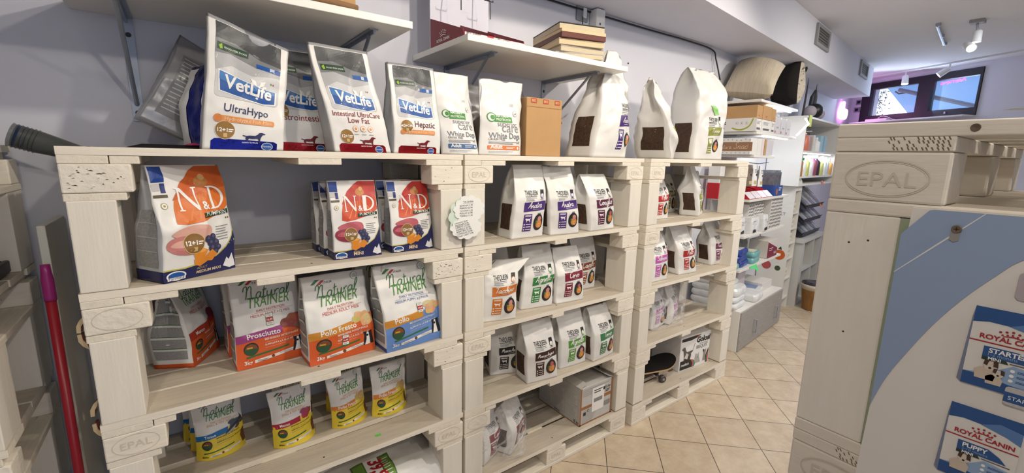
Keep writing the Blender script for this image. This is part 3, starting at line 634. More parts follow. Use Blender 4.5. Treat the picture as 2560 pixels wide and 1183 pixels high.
def art_pumpkin(w, h, small):
    a = Art(); X = lambda u: (u - .5) * w; Y = lambda v: v * h
    col = inkmat((206, 74, 40)) if small else inkmat((222, 116, 46)); col2 = inkmat((190, 52, 44)) if small else inkmat((206, 96, 40))
    leaf = [(.2, .5), (.22, .62), (.28, .74), (.38, .86), (.52, .95), (.62, .99), (.99, .99), (.99, .62), (.9, .58), (.75, .54), (.5, .5), (.3, .485)]
    a.poly([(X(u), Y(v)) for u, v in leaf], col, 1); a.poly([(X(u), Y(v)) for u, v in [(.24, .7), (.38, .86), (.52, .95), (.62, .99), (.99, .99), (.99, .8), (.6, .74)]], col2, 2)
    for k in range(5): a.poly([(X(.62), Y(.82)), (X(.34 + .13 * k), Y(.52 + .012 * k)), (X(.37 + .13 * k), Y(.52 + .012 * k))], inkmat((226, 130, 60)), 2)
    a.circ(X(.64), Y(.85), w * .1, inkmat((196, 130, 66)), 3, ry=w * .08); a.circ(X(.66), Y(.89), w * .045, inkmat((214, 168, 112)), 4)
    kx = w * .315
    serif_N(a, X(.28), Y(.605), kx, WH, 5); serif_D(a, X(.68), Y(.605), kx, WH, 5); a.text('&', X(.615), Y(.61), WH, h=.11 * w, lay=7, al='c', bold=.02)
    a.poly([(X(.54), Y(.53)), (X(.55), Y(.575)), (X(.97), Y(.59)), (X(.97), Y(.55))], DGRN, 5); a.text('PUMPKIN', X(.755), Y(.547), WH, w=w * .34, lay=6, al='c', bold=.004)
    a.rect(X(.02), Y(.86), X(.19), Y(.99), inkmat((24, 62, 140)), 2); a.rect(X(.02), Y(.79), X(.12), Y(.85), GREYL, 2); a.rect(X(.13), Y(.77), X(.19), Y(.85), inkmat((30, 50, 120)), 2); a.rect(X(.02), Y(.73), X(.2), Y(.755), inkmat((90, 82, 60)), 2)
    a.circ(X(.12), Y(.66), w * .045, inkmat((170, 170, 130)), 2); a.circ(X(.12), Y(.66), w * .034, WH, 3); a.circ(X(.12), Y(.66), w * .016, inkmat((170, 150, 60)), 4)
    m1 = inkmat((186, 92, 104)) if small else inkmat((222, 172, 158)); m2 = inkmat((150, 44, 66)) if small else inkmat((200, 128, 124))
    a.blob([(X(u), Y(v)) for u, v in [(.1, .41), (.2, .45), (.42, .48), (.6, .46), (.64, .4), (.58, .34), (.4, .33), (.2, .37)]], m1, 3)
    a.blob([(X(u), Y(v)) for u, v in [(.04, .3), (.08, .37), (.24, .39), (.4, .36), (.46, .28), (.36, .22), (.14, .24)]], m2, 4)
    a.blob([(X(u), Y(v)) for u, v in [(.08, .31), (.16, .35), (.3, .35), (.36, .3), (.2, .29)]], m1, 5)
    for cx, cy in ((.56, .34), (.64, .35), (.6, .3), (.68, .3), (.62, .25), (.71, .25), (.67, .21)): a.circ(X(cx), Y(cy), w * .05, inkmat((52, 52, 84)), 5); a.circ(X(cx + .01), Y(cy + .008), w * .022, inkmat((84, 86, 122)), 6)
    for pp in ([(.34, .24), (.46, .27), (.56, .24), (.5, .18), (.38, .17)], [(.5, .18), (.62, .24), (.7, .19), (.62, .13), (.5, .14)], [(.36, .17), (.5, .19), (.54, .13), (.44, .1), (.37, .12)]): a.poly([(X(u), Y(v)) for u, v in pp], inkmat((226, 140, 44)), 6)
    a.poly([(X(.38), Y(.24)), (X(.46), Y(.265)), (X(.53), Y(.24)), (X(.46), Y(.225))], inkmat((240, 172, 84)), 7)
    gx, gy = X(.36), Y(.315); a.circ(gx, gy, w * .145, inkmat((206, 184, 132)), 7); a.circ(gx, gy, w * .135, inkmat((140, 102, 52)), 8); a.text('12+1', gx - w * .11, gy - w * .02, WH, w=w * .15, lay=9, bold=.03); a.lines(gx + w * .055, gx + w * .12, gy + w * .03, 2, w * .03, w * .018, WH, 9); a.rect(gx - .004, gy - w * .11, gx + .008, gy - w * .05, inkmat((205, 178, 120)), 9)
    a.lines(X(.7), X(.93), Y(.44), 6, h * .024, h * .007, GREYM, 3)
    a.rect(X(.9), Y(.5), X(.92), Y(.515), GRN, 3); a.rect(X(.94), Y(.5), X(.96), Y(.515), RED, 3)
    sw = [(.0, .0), (.0, .1), (.25, .1), (.5, .125), (.7, .165), (.86, .23), (.96, .32), (1, .38), (1, 0)]
    a.poly([(X(u), Y(v + .012)) for u, v in sw], inkmat((200, 190, 90)), 2); a.poly([(X(u), Y(v)) for u, v in sw], NAVY, 3)
    a.poly([(X(u), Y(v)) for u, v in [(.8, .05), (.86, .13), (.9, .1), (.95, .16), (.98, .09), (.99, .03), (.9, .02)]], inkmat((225, 225, 228)), 5)
    a.circ(X(.15), Y(.05), w * .12, WH, 4, ry=h * .042); a.circ(X(.15), Y(.05), w * .1, BLUE, 5, ry=h * .032); a.rect(X(.04), Y(.015), X(.26), Y(.04), WH, 6); a.text('Farmina', X(.15), Y(.02), NAVY, w=w * .19, lay=7, al='c')
    a.text('ADULT', X(.4), Y(.075), inkmat((200, 170, 110)), w=w * .15, lay=5); a.text('MINI' if small else 'MEDIUM MAXI', X(.4), Y(.035), inkmat((214, 196, 160)), w=w * (.2 if small else .36), lay=5, bold=.03)
    return a
GC = 'orange and navy pumpkin dog food bags'
def pumpkin_bag(label, fl, yaw, w, h, d, small, **kw):
    B = Bag(w, h, d, 'gus', **kw); t = place_bag(label, 'pet food bag', fl, yaw, B, GC)
    B.body('pouch', t, M_FILM, M_FILMG, M_FILMG, ((0, .09, mat('navy_film', (26, 30, 82), .3)),)); B.print_('front_print', t, art_pumpkin(w, h, small))
    B.sidepatch('side_panel', t, -1, -.7, .7, .13, .62, mat('printed_grey_panel', (150, 150, 150), .5, var=.25, vscale=160), 6, [(-.7, .7, .27 + .12 * k, .275 + .12 * k, GREYL) for k in range(3)]); return t
Z1 = LEV[1]
pumpkin_bag('large orange and navy pumpkin bag standing alone at the left of its shelf', (-.078, 1.612, Z1), 32, .222, .345, .12, False, seed=21, skew=.01, cr=1.5, vb=.42, lean=-.01)
pumpkin_bag('small red orange pumpkin bag, left one at the front of the pair', (.418, 1.663, Z1), 1, .182, .29, .07, True, seed=22, cr=.8, vb=.25, lean=.015)
pumpkin_bag('small red orange pumpkin bag at the front beside the post', (.643, 1.668, Z1), 2, .184, .285, .07, True, seed=23, cr=.9, vb=.25, lean=.015)
pumpkin_bag('small pumpkin bag mostly hidden directly behind the left front one of the pair', (.408, 1.755, Z1), 1, .182, .28, .07, True, seed=24, vb=.25)
pumpkin_bag('small pumpkin bag mostly hidden as last of the row behind the left front one', (.4, 1.845, Z1), 1, .182, .28, .07, True, seed=25, vb=.25)
pumpkin_bag('small pumpkin bag mostly hidden behind the front one beside the post', (.628, 1.765, Z1), 2, .182, .285, .07, True, seed=26, vb=.25)

# green lettered bags
SGRN = inkmat((52, 112, 62)); IGRN = inkmat((72, 142, 52))
def art_green(w, h, low, strip, flav, dn, line2, blob, small=False):
    a = Art(); X = lambda u: (u - .5) * w; Y = lambda v: v * h
    top = .38 if not small else .42
    a.poly([(X(0), 0), (X(0), Y(top - .03)), (X(.3), Y(top)), (X(.6), Y(top + .03)), (X(1), Y(top + .11)), (X(1), 0)], low, 1)
    a.poly([(X(0), Y(top - .09)), (X(0), Y(top)), (X(.35), Y(top + .03)), (X(.66), Y(top + .06)), (X(.66), Y(top - .03)), (X(.3), Y(top - .06))], strip, 2)
    a.script('Natural', X(.52), Y(.755), SGRN, w=w * .64, lay=3, al='c', wd=.07, shear=.22, rot=.03)
    for k, (tx, cc) in enumerate((('TRAINER', IGRN),)): a.text(tx, X(.52), Y(.665), cc, w=w * .62, lay=3, al='c', bold=.0, shear=.2, rot=.03, sx=.72)
    a.text('DAILY NUTRITION', X(.54), Y(.615), dn, w=w * .42, lay=3, al='c', rot=.03); a.ribbon([(X(.25), Y(.597)), (X(.88), Y(.612))], .0012, dn, 3); a.text(line2, X(.53), Y(.565), dn, w=w * .58, lay=3, al='c', rot=.03)
    a.text(flav, X(.16), Y(top - .045), WH, w=w * .047 * len(flav), lay=5, bold=.015, rot=.06)
    a.poly([(X(.14), Y(.905)), (X(.22), Y(.955)), (X(.28), Y(.955)), (X(.19), Y(.905))], SGRN, 3); a.poly([(X(.23), Y(.9)), (X(.3), Y(.945)), (X(.35), Y(.945)), (X(.28), Y(.9))], RED, 3); a.text('ITALIA', X(.33), Y(.905), K, w=w * .13, lay=3)
    a.circ(X(.82), Y(.94), w * .06, TXT, 2); a.circ(X(.82), Y(.94), w * .054, WH, 3); a.circ(X(.82), Y(.94), w * .038, inkmat((200, 210, 200)), 4)
    r = random.Random(len(flav))
    for i in range(9):
        cx, cy = .72 + .22 * r.random(), top + .01 + .11 * r.random(); c2 = tuple(max(0, min(255, int(v + 34 * (r.random() - .5)))) for v in blob)
        c2 = tuple(v // 12 * 12 for v in c2); a.blob([(X(cx + .085 * math.cos(q) * (.7 + .5 * r.random())), Y(cy + .05 * math.sin(q) * (.7 + .5 * r.random()))) for q in (0, 1.1, 2.2, 3.3, 4.4, 5.4)], inkmat(c2), 4 + i % 3)
    wl = WH if not small else inkmat((60, 56, 40))
    a.text('BENESSERE INTESTINALE', X(.4), Y(top - .085), wl, w=w * .5, lay=4, rot=.07, bold=.01); a.text('SUPPORTA LA SUA VITALITA', X(.4), Y(top - .15), wl, w=w * .54, lay=4, rot=.07, bold=.01)
    a.ribbon([(X(.4), Y(top - .112)), (X(.8), Y(top - .09))], .001, wl, 4); a.ribbon([(X(.4), Y(top - .175)), (X(.7), Y(top - .155))], .001, wl, 4)
    bx, by = X(.2), Y(top - .16); a.circ(bx, by, w * .105, inkmat((60, 40, 30)), 4); a.circ(bx, by - .002, w * .094, inkmat((44, 84, 56)), 5); a.poly([(bx - w * .09, by), (bx - w * .06, by + w * .06), (bx, by + w * .085), (bx + w * .07, by + w * .05), (bx + w * .09, by)], inkmat((130, 70, 44)), 6); a.rect(bx - w * .06, by + w * .01, bx + w * .02, by + w * .035, inkmat((200, 160, 50)), 7)
    a.poly([(X(.13), Y(.115)), (X(.13), Y(.135)), (X(.75), Y(.195)), (X(.75), Y(.175))], SGRN, 4)
    a.poly([(X(.24), Y(.05)), (X(.24), Y(.085)), (X(.88), Y(.15)), (X(.88), Y(.115))], inkmat((238, 232, 226)), 4); a.circ(X(.5), Y(.095), w * .025, inkmat((120, 70, 40)), 5); a.lines(X(.28), X(.44), Y(.08), 2, h * .012, h * .005, TXT, 5); a.lines(X(.6), X(.84), Y(.12), 2, h * .012, h * .004, GREYM, 5)
    a.text('3kg' if not small else '800g', X(.1), Y(.05), wl, w=w * .11, lay=5, bold=.02)
    if not small:   # black and white dog
        dx, dy = X(.9), Y(.2); a.poly([(dx - w * .1, dy - h * .1), (dx - w * .07, dy + h * .02), (dx - w * .09, dy + h * .07), (dx - w * .02, dy + h * .065), (dx + w * .05, dy + h * .08), (dx + w * .08, dy - h * .1)], inkmat((32, 30, 32)), 5); a.poly([(dx - w * .07, dy - h * .1), (dx - w * .04, dy - .01), (dx - w * .03, dy + h * .06), (dx, dy + h * .06), (dx + w * .01, dy), (dx + w * .02, dy - h * .1)], WH, 6); a.circ(dx - w * .02, dy + h * .018, w * .018, K, 7)
    else: a.poly([(X(.93), Y(.1)), (X(.9), Y(.24)), (X(.94), Y(.32)), (X(1), Y(.36)), (X(1), Y(.1))], inkmat((110, 70, 44)), 5)
    return a
GD = 'large green lettered dog food bags'; GE = 'small yellow dog food pouches'
M_ORF = mat('orange_film', (214, 92, 40), .35, bump=.25, bscale=22); M_BLF = mat('light_blue_film', (104, 142, 204), .35, bump=.25, bscale=22); M_YEL = mat('yellow_film', (236, 208, 62), .32, bump=.25, bscale=22)
M_INFO = mat('small_print_panel', (158, 158, 158), .5, var=.3, vscale=200, grain=(1, 1, 3))
def green_bag(label, fl, yaw, w, h, d, low, base, strip, flav, dn, line2, blob, sticker=None, **kw):
    B = Bag(w, h, d, 'gus', **kw); t = place_bag(label, 'pet food bag', fl, yaw, B, GD)
    B.body('pouch', t, M_FILM, M_FILM, M_FILM, ((0, .05, base),)); B.print_('front_print', t, art_green(w, h, low, strip, flav, dn, line2, blob))
    for sg in (-1, 1): B.sidepatch('side_panel', t, sg, -.8, .8, .1, .9, M_INFO, 8, [(-.8, .8, .2 + .13 * k, .222 + .13 * k, inkmat((222, 224, 220))) for k in range(6)] + [(-.8, .8, .223 + .13 * k, .229 + .13 * k, SGRN) for k in range(6)])
    if sticker: price_sticker(B, t, *sticker)
    return t
Z2 = LEV[2]; RDN = inkmat((196, 70, 50)); OLW = inkmat((216, 94, 42)); BLW = inkmat((104, 142, 204))
green_bag('white and orange bag turned sideways showing its grey printed side', (-.035, 1.89, Z2), 62, .19, .335, .125, OLW, M_ORF, inkmat((180, 60, 40)), 'Manzo', RDN, 'MEDIUM ADULT', (150, 50, 60), seed=31, cr=1.1, vb=.35, lean=.02)
green_bag('white and orange bag with a purple strip, its top under the board above', (.09, 1.766, Z2), 3, .235, .33, .11, OLW, M_ORF, inkmat((156, 66, 130)), 'Prosciutto', RDN, 'MEDIUM ADULT +12 MESI', (150, 84, 66), (.0, .17, '16,49'), seed=32, vb=.35, lean=.03, cr=.8)
green_bag('white and orange bag with an ochre strip, centre of the third shelf', (.312, 1.658, Z2), 4, .252, .322, .11, OLW, M_ORF, inkmat((206, 140, 48)), 'Pollo Fresco', RDN, 'MEDIUM ADULT MESI', (226, 186, 134), (.005, .075, '16,49'), seed=33, vb=.35, lean=.03, cr=1.2)
green_bag('white and light blue puppy food bag beside the post', (.587, 1.612, Z2), 4.5, .262, .342, .11, BLW, mat('deep_blue_film', (40, 70, 150), .3), inkmat((206, 140, 48)), 'Pollo', inkmat((84, 116, 176)), 'MEDIUM PUPPY & JUNIOR', (224, 184, 136), (.03, .16, '17,49'), seed=34, vb=.35, lean=.02, cr=1.3, skew=-.02)
green_bag('white and orange bag mostly hidden behind the one with the purple strip', (.075, 1.915, Z2), 3, .24, .33, .11, OLW, M_ORF, inkmat((156, 66, 130)), 'Prosciutto', RDN, 'MEDIUM ADULT', (150, 84, 66), seed=35, vb=.35, lean=.02)
green_bag('white and blue bag mostly hidden behind the light blue puppy food bag', (.55, 1.8, Z2), 4, .26, .34, .11, BLW, M_BLF, inkmat((206, 140, 48)), 'Pollo', inkmat((84, 116, 176)), 'MEDIUM PUPPY', (224, 184, 136), seed=36, vb=.35, lean=.02)
YLW = inkmat((236, 208, 62)); YDN = inkmat((206, 150, 90))
def yellow_pouch(label, fl, yaw, w, h, d, strip, flav, blob, fish=False, **kw):
    B = Bag(w, h, d, 'pil', **kw); t = place_bag(label, 'pet food bag', fl, yaw, B, GE)
    B.body('pouch', t, M_FILM, M_FILM, M_FILM, ((0, .33, M_YEL),))
    a = art_green(w, h, YLW, strip, flav, YDN, 'SMALL & TOY ADULT', blob, True)
    if fish:
        a.it = [i for i in a.it if not (i[0] == 'p' and len(i[1]) == 6 and i[3] in (4, 5, 6) and i[2].name.startswith('ink_') and len(set(i[2].name)) > 0 and i[1][0][1] > h * .43 and i[1][0][0] > w * .2)]
        a.poly([(w * .08, h * .37), (w * .2, h * .45), (w * .36, h * .52), (w * .44, h * .58), (w * .42, h * .64), (w * .47, h * .57), (w * .48, h * .54), (w * .43, h * .53), (w * .36, h * .44), (w * .22, h * .37)], inkmat((54, 58, 70)), 7)
        a.poly([(w * .1, h * .37), (w * .24, h * .42), (w * .36, h * .47), (w * .3, h * .41), (w * .2, h * .37)], inkmat((170, 172, 180)), 8)
    B.print_('front_print', t, a); return t
Z3 = LEV[3]
yellow_pouch('yellow pouch with a blue strip and a tuna, leftmost front pouch of the low shelf', (-.057, 1.875, Z3), 6, .165, .225, .075, inkmat((22, 110, 178)), 'Tonno', (90, 90, 100), True, seed=41, skew=0, lean=.02)
yellow_pouch('yellow pouch with a dark red strip and raw beef', (.193, 1.79, Z3), 5, .16, .232, .075, inkmat((172, 34, 60)), 'Manzo', (176, 70, 96), seed=42, skew=-.006, lean=.02)
yellow_pouch('yellow pouch with an orange strip, left one of the two chicken pouches', (.42, 1.793, Z3), 7, .16, .228, .075, inkmat((222, 136, 58)), 'Pollo Fresco', (222, 184, 130), seed=43, skew=-.012, lean=.02)
yellow_pouch('yellow pouch with an orange strip, right one of the two chicken pouches', (.588, 1.78, Z3), 4, .17, .232, .075, inkmat((222, 136, 58)), 'Pollo Fresco', (222, 184, 130), seed=44, cr=1.3, lean=.02, skew=.005)
for lb, x, y, st, fl_, bl_ in (('yellow pouch in shade directly behind the tuna pouch', -.075, 1.96, (22, 110, 178), 'Tonno', (90, 90, 100)), ('yellow pouch in shade, last of the row behind the tuna pouch', -.098, 2.045, (22, 110, 178), 'Tonno', (90, 90, 100)), ('yellow pouch in shade behind the beef pouch', .215, 1.93, (172, 34, 60), 'Manzo', (176, 70, 96)), ('yellow pouch in shade behind the left chicken pouch', .43, 1.94, (222, 136, 58), 'Pollo Fresco', (222, 184, 130))):
    yellow_pouch(lb, (x, y, Z3), 5, .16, .228, .07, inkmat(st), fl_, bl_, seed=x * 50 + 3)
# big sack lying at the bottom
def big_sack():
    B = Bag(.62, .4, .17, 'pil', seed=51, cr=2.2); t = thing('pet_food_sack', 'large grey white sack with a green price band lying below the yellow pouches', 'pet food sack', (.6, 1.72, .15)); t.location = (.62, 1.8, .146)
    mb = MB(); n, m = 20, 16; vs = []
    for s in (1, -1):
        for j in range(m + 1):
            for i in range(n + 1):
                u, v = -1 + 2 * i / n, -1 + 2 * j / m
                e = (max(0, 1 - abs(u) ** 3) * max(0, 1 - abs(v) ** 3)) ** .5
                p = Vector((u * .3, v * .18, 0)); q = noise.noise(Vector((u * 2.4, v * 2.4, 3.3))) * .02 * e
                vs.append((p.x, p.y, .1 + s * .1 * e + (q if s > 0 else 0)))
    o = len(vs) // 2
    for s in (0, 1): mb.add(vs[s * o:(s + 1) * o], [(j * (n + 1) + i, j * (n + 1) + i + 1, (j + 1) * (n + 1) + i + 1, (j + 1) * (n + 1) + i) for j in range(m) for i in range(n)], M_FILM if s == 0 else M_FILMG)
    mb.obj('sack_body', t, smooth=True)
    a = Art(); a.rect(0, 0, .17, .17, inkmat((70, 110, 44)), 1); a.rect(.055, 0, .12, .17, WH, 2); a.rect(.005, .01, .05, .16, inkmat((110, 150, 60)), 2); a.rect(.125, .01, .165, .16, inkmat((110, 150, 60)), 2); a.text('39,90', .075, .16, RED, w=.15, lay=3, rot=-math.pi / 2, bold=.04, sx=.8); a.lines(.128, .162, .15, 8, .016, .004, WH, 3)
    def f(x, y, off):
        u, v = (-.15 + x) / .3, (-.17 + y) / .18; u = max(-1, min(1, u)); v = max(-1, min(1, v)); e = (max(0, 1 - abs(u) ** 3) * max(0, 1 - abs(v) ** 3)) ** .5
        return Vector((u * .3, v * .18, .1 + .1 * e + noise.noise(Vector((u * 2.4, v * 2.4, 3.3))) * .02 * e + off + .003))
    mb = MB(); a.put(mb, f, .015); mb.obj('price_band', t, fixn=False); return t
big_sack()
# ---------------------------------------------------------------- white bags with coloured flavour bands
GQ = 'white flavour banded pet food bags'
def art_queen(w, h, flav, col, cat_, food=0, vs=1., note=False, ox=0., sc=1.):
    a = Art(); X = lambda u: ((u - .24) * sc + .24 + ox - .5) * w0; w0 = w; Y = lambda v: v * h * vs; w = w * sc
    c = inkmat(col)
    a.text('THEQUEEN', X(.26), Y(.59), K, w=w * .42, lay=2, bold=.012, sx=.5)
    a.lines(X(.27), X(.64), Y(.575), 1, 0, h * .008, TXT, 2, 0); a.lines(X(.28), X(.66), Y(.555), 3, h * .016, h * .006, GREYM, 2, .4)
    a.rect(X(.78), Y(.6), X(.9), Y(.665), K, 2); a.circ(X(.84), Y(.58), w * .065, c, 3, ry=w * .075); a.circ(X(.84), Y(.58), w * .05, WH, 4, ry=w * .058); a.poly([(X(.8), Y(.585)), (X(.83), Y(.56)), (X(.87), Y(.6)), (X(.84), Y(.55)), (X(.82), Y(.55))], c, 5)
    a.lines(X(.76), X(.92), Y(.535), 2, h * .01, h * .004, GREYM, 2)
    a.poly([(X(.24), Y(.365)), (X(.24), Y(.495)), (X(.98), Y(.51)), (X(.98), Y(.385))], c, 2)
    a.script(flav, X(.6), Y(.418), WH, w=min(w * .56, w * .078 * len(flav)), lay=4, al='c', wd=.12, shear=.2, rot=.03); a.ribbon([(X(.52), Y(.395)), (X(.76), Y(.4))], h * .006, WH, 4)
    a.rect(X(.27), Y(.1), X(.53), Y(.335), c, 2); a.lines(X(.3), X(.5), Y(.32), 2, h * .012, h * .007, WH, 3, .1)
    shape(a, CAT if cat_ else DOG, X(.32), Y(.225), w * .17, h * .06, WH, 3)
    for k in range(3): a.rect(X(.29), Y(.185 - .035 * k), X(.325), Y(.2 - .035 * k), WH, 3); a.rect(X(.35), Y(.19 - .035 * k), X(.51), Y(.199 - .035 * k), WH, 3)
    px, py, r = X(.77), Y(.215), w * .175
    a.poly([(px - r * .35, py + r * .9), (px - r * .3, py + r * 1.35), (px + r * .3, py + r * 1.4), (px + r * .35, py + r * .9)], inkmat((120, 120, 124)), 2)
    a.circ(px, py, r, K, 3, ry=r * 1.22); a.circ(px, py, r * .86, inkmat((48, 44, 46)), 4, ry=r * 1.06)
    rr = random.Random(len(flav) * 7 + food); fo = inkmat((212, 138, 66)); f2 = inkmat((228, 172, 106))
    a.circ(px + r * .12, py - r * .28, r * .62, fo, 5, ry=r * .6)
    for i in range(12): a.circ(px + r * .12 + r * .55 * (rr.random() - .5), py - r * .28 + r * .9 * (rr.random() - .5), r * .13, f2 if i % 2 else fo, 6 + i % 2, 7)
    mc = [(206, 140, 134), (190, 92, 92), (214, 190, 160), (206, 140, 100)][food % 4]
    a.blob([(px + r * (.1 + .42 * math.cos(q) * (.8 + .3 * rr.random())), py + r * (.5 + .4 * math.sin(q))) for q in (0, 1, 2.1, 3.1, 4.2, 5.2)], inkmat(mc), 7)
    a.poly([(px - r * .6, py + r * .2), (px - r * .3, py + r * .3), (px - r * .25, py - r * .2), (px - r * .55, py - r * .1)], inkmat((86, 140, 60)), 6)
    return a
def queen_bag(label, fl, yaw, flav, col, cat_=True, food=0, w=.19, h=.345, d=.12, vs=1., win=(.12, .47), note=False, ox=0., sc=1., **kw):
    kw.setdefault('vb', .52); kw.setdefault('cr', .9); kw.setdefault('lean', .012)
    B = Bag(w, h, d, 'gus', **kw); t = place_bag(label, 'pet food bag', fl, yaw, B, GQ)
    B.body('pouch', t, M_FILM, M_FILM, M_FILM)
    if flav: B.print_('front_label', t, art_queen(w, h, flav, col, cat_, food, vs, False, ox, sc))
    o = B.sidepatch('window', t, -1, -.62, .62, *win, M_KIB); o['label'] = 'dark window showing the kibble'
    if note:
        a = Art(); a.poly([(.005, h * .49), (-.06, h * .59), (.0, h * .585), (.05, h * .5)], inkmat((158, 220, 130)), 9); a.text('1', .0, h * .535, inkmat((70, 100, 70)), h=.01, lay=11); B.print_('sticky_note', t, a)['label'] = 'green sticky note'
    return t
PUR = (74, 44, 120); WINE = (92, 34, 66); DRED = (126, 28, 52); OLV = (140, 146, 62); PNK = (186, 92, 172); RD = (176, 44, 46)
queen_bag('white bag with a purple duck band beside the handwritten price note', (1.231, 1.656, Z1), -1, 'Anatra', PUR, seed=61, h=.353, skew=.045)
queen_bag('white bag with a purple duck band, right one of the two purple banded bags', (1.468, 1.645, Z1), -8, 'Anatra', PUR, seed=62, h=.345, w=.18, skew=-.022, cr=1.2)
queen_bag('white bag with a wine coloured rabbit band and lowered top', (1.742, 1.628, Z1), 3, 'Coniglio', WINE, food=1, seed=63, h=.305, w=.205, vs=1.12, skew=-.03, vb=.6)
queen_bag('plain white bag in shade behind the two purple banded ones', (1.665, 1.82, Z1), 0, None, PUR, seed=64, h=.345)
queen_bag('white bag with an orange band and its top folded over to the right', (1.07, 1.678, Z2), -14, 'Tacchino', (206, 118, 46), seed=65, h=.285, w=.185, vs=1.2, skew=.03, fold=.35, vb=.62, cr=1.4)
queen_bag('white bag with a dark green lamb band on the second shelf of flavours', (1.343, 1.712, Z2), -9, 'Agnello', (56, 132, 66), seed=66, h=.325, skew=.03, vs=1.05, cr=1.2)
queen_bag('white bag with a dark red deer band next to the brown banded one', (1.562, 1.68, Z2), -6, 'Cervo', DRED, food=1, seed=67, h=.3, w=.185, vs=1.12, cr=1.3)
queen_bag('white bag with a brown horse band standing farther back in shade', (1.79, 1.8, Z2), -3, 'Cavallo', (142, 76, 44), food=2, seed=68, h=.335, skew=.02)
queen_bag('white bag in shade with a black lettered label behind the orange banded bag', (1.16, 1.86, Z2), -16, 'Manzo Angus', (60, 30, 28), seed=69, h=.34)
queen_bag('white bag in shade between the orange and the dark green banded bags', (1.375, 1.93, Z2), -12, 'Manzo Angus', (60, 30, 28), seed=70, h=.33)
queen_bag('white bag with a dark brown band, front of the third shelf of flavours', (1.345, 1.645, Z3), -8, 'Manzo Angus', (60, 30, 28), food=1, seed=71, h=.318, vs=1.06, skew=-.012)
queen_bag('white bag with a light green lamb band beside the dark brown banded one', (1.6, 1.668, Z3), -3, 'Agnello', (88, 152, 58), seed=72, h=.325, vs=1.0)
queen_bag('white bag with a green tuna band by the right post', (1.824, 1.626, Z3), 5, 'Tonno', (62, 124, 82), food=1, seed=73, h=.312, vs=1.05, cr=1.2)
queen_bag('white bag with black label, angled in shade behind the dark brown banded one', (1.235, 1.83, Z3), -19, 'Manzo Angus', (30, 26, 28), seed=74, h=.315)
queen_bag('white bag in shade hidden behind the angled black labelled one', (1.085, 1.99, Z3), -19, 'Manzo Angus', (30, 26, 28), seed=75, h=.315)
queen_bag('white bag hidden between the dark brown and light green banded bags', (1.56, 1.85, Z3), -5, 'Manzo Angus', (60, 30, 28), seed=76, h=.325)
queen_bag('white bag with a red band half hidden by the post of the farthest shelving', (2.43, 1.735, Z1), 0, 'Pollo', RD, False, 2, seed=77, h=.29, w=.175, vs=1.1)
queen_bag('white bag with an olive band in shade at the back of the top compartment', (2.79, 1.925, Z1), 0, 'Agnello', (118, 122, 44), False, seed=78, h=.285, vs=1.15)
queen_bag('white bag with a yellow green band leaning left, its side window in view', (2.9, 1.69, Z1), 22, 'Agnello', (150, 160, 50), False, seed=79, h=.35, w=.2, skew=-.1, cr=1.4, vs=.92)
queen_bag('white bag with a violet band peeking out behind the leaning yellow green one', (3.06, 1.83, Z1), 8, 'Anatra', PUR, False, seed=80, h=.31, w=.18, vs=1.05, d=.11)
queen_bag('white bag with a pink salmon band at the left of its shelf', (2.343, 1.657, Z2), -2, 'Salmone', PNK, False, 3, seed=81, h=.305, w=.182, vs=1.12)
queen_bag('white bag with a dark red band behind the pink banded one', (2.535, 1.755, Z2), -4, 'Cervo', (150, 34, 40), False, 2, seed=82, h=.335, w=.15, skew=-.03, d=.09)
queen_bag('white bag with a bright red chicken band leaning left', (2.692, 1.668, Z2), -5, 'Pollo', RD, False, 2, seed=83, h=.345, w=.19, skew=-.07, cr=1.2)
queen_bag('white bag with a plum turkey band at the right of its shelf', (3.16, 1.7, Z2), -3, 'Tacchino', (116, 48, 92), False, 2, seed=84, h=.32, vs=1.05, skew=-.025)
Z0 = LEV[0]
queen_bag('big white bag with a purple label reaching up past the wall shelf end', (1.77, 1.665, Z0), 3, 'Anatra', PUR, w=.285, h=.6, d=.2, vs=.78, win=(.1, .37), seed=85, topw=.3, skew=.12, cr=2.2, vb=.34, ox=.3, sc=.62)
queen_bag('big white bag slumped to the left with a yellow label edge', (2.455, 1.65, Z0), 30, 'Agnello', (190, 180, 60), w=.27, h=.44, d=.2, vs=.9, win=(.12, .42), seed=86, skew=-.36, cr=2.3, vb=.3, topw=.75, ox=.42, sc=.6)
queen_bag('big upright white bag with olive label and green sticky note', (2.73, 1.66, Z0), -4, 'Tonno', OLV, w=.31, h=.6, d=.2, vs=.72, win=(.08, .4), seed=87, cr=1.7, vb=.74, note=True, ox=.1, sc=.62)

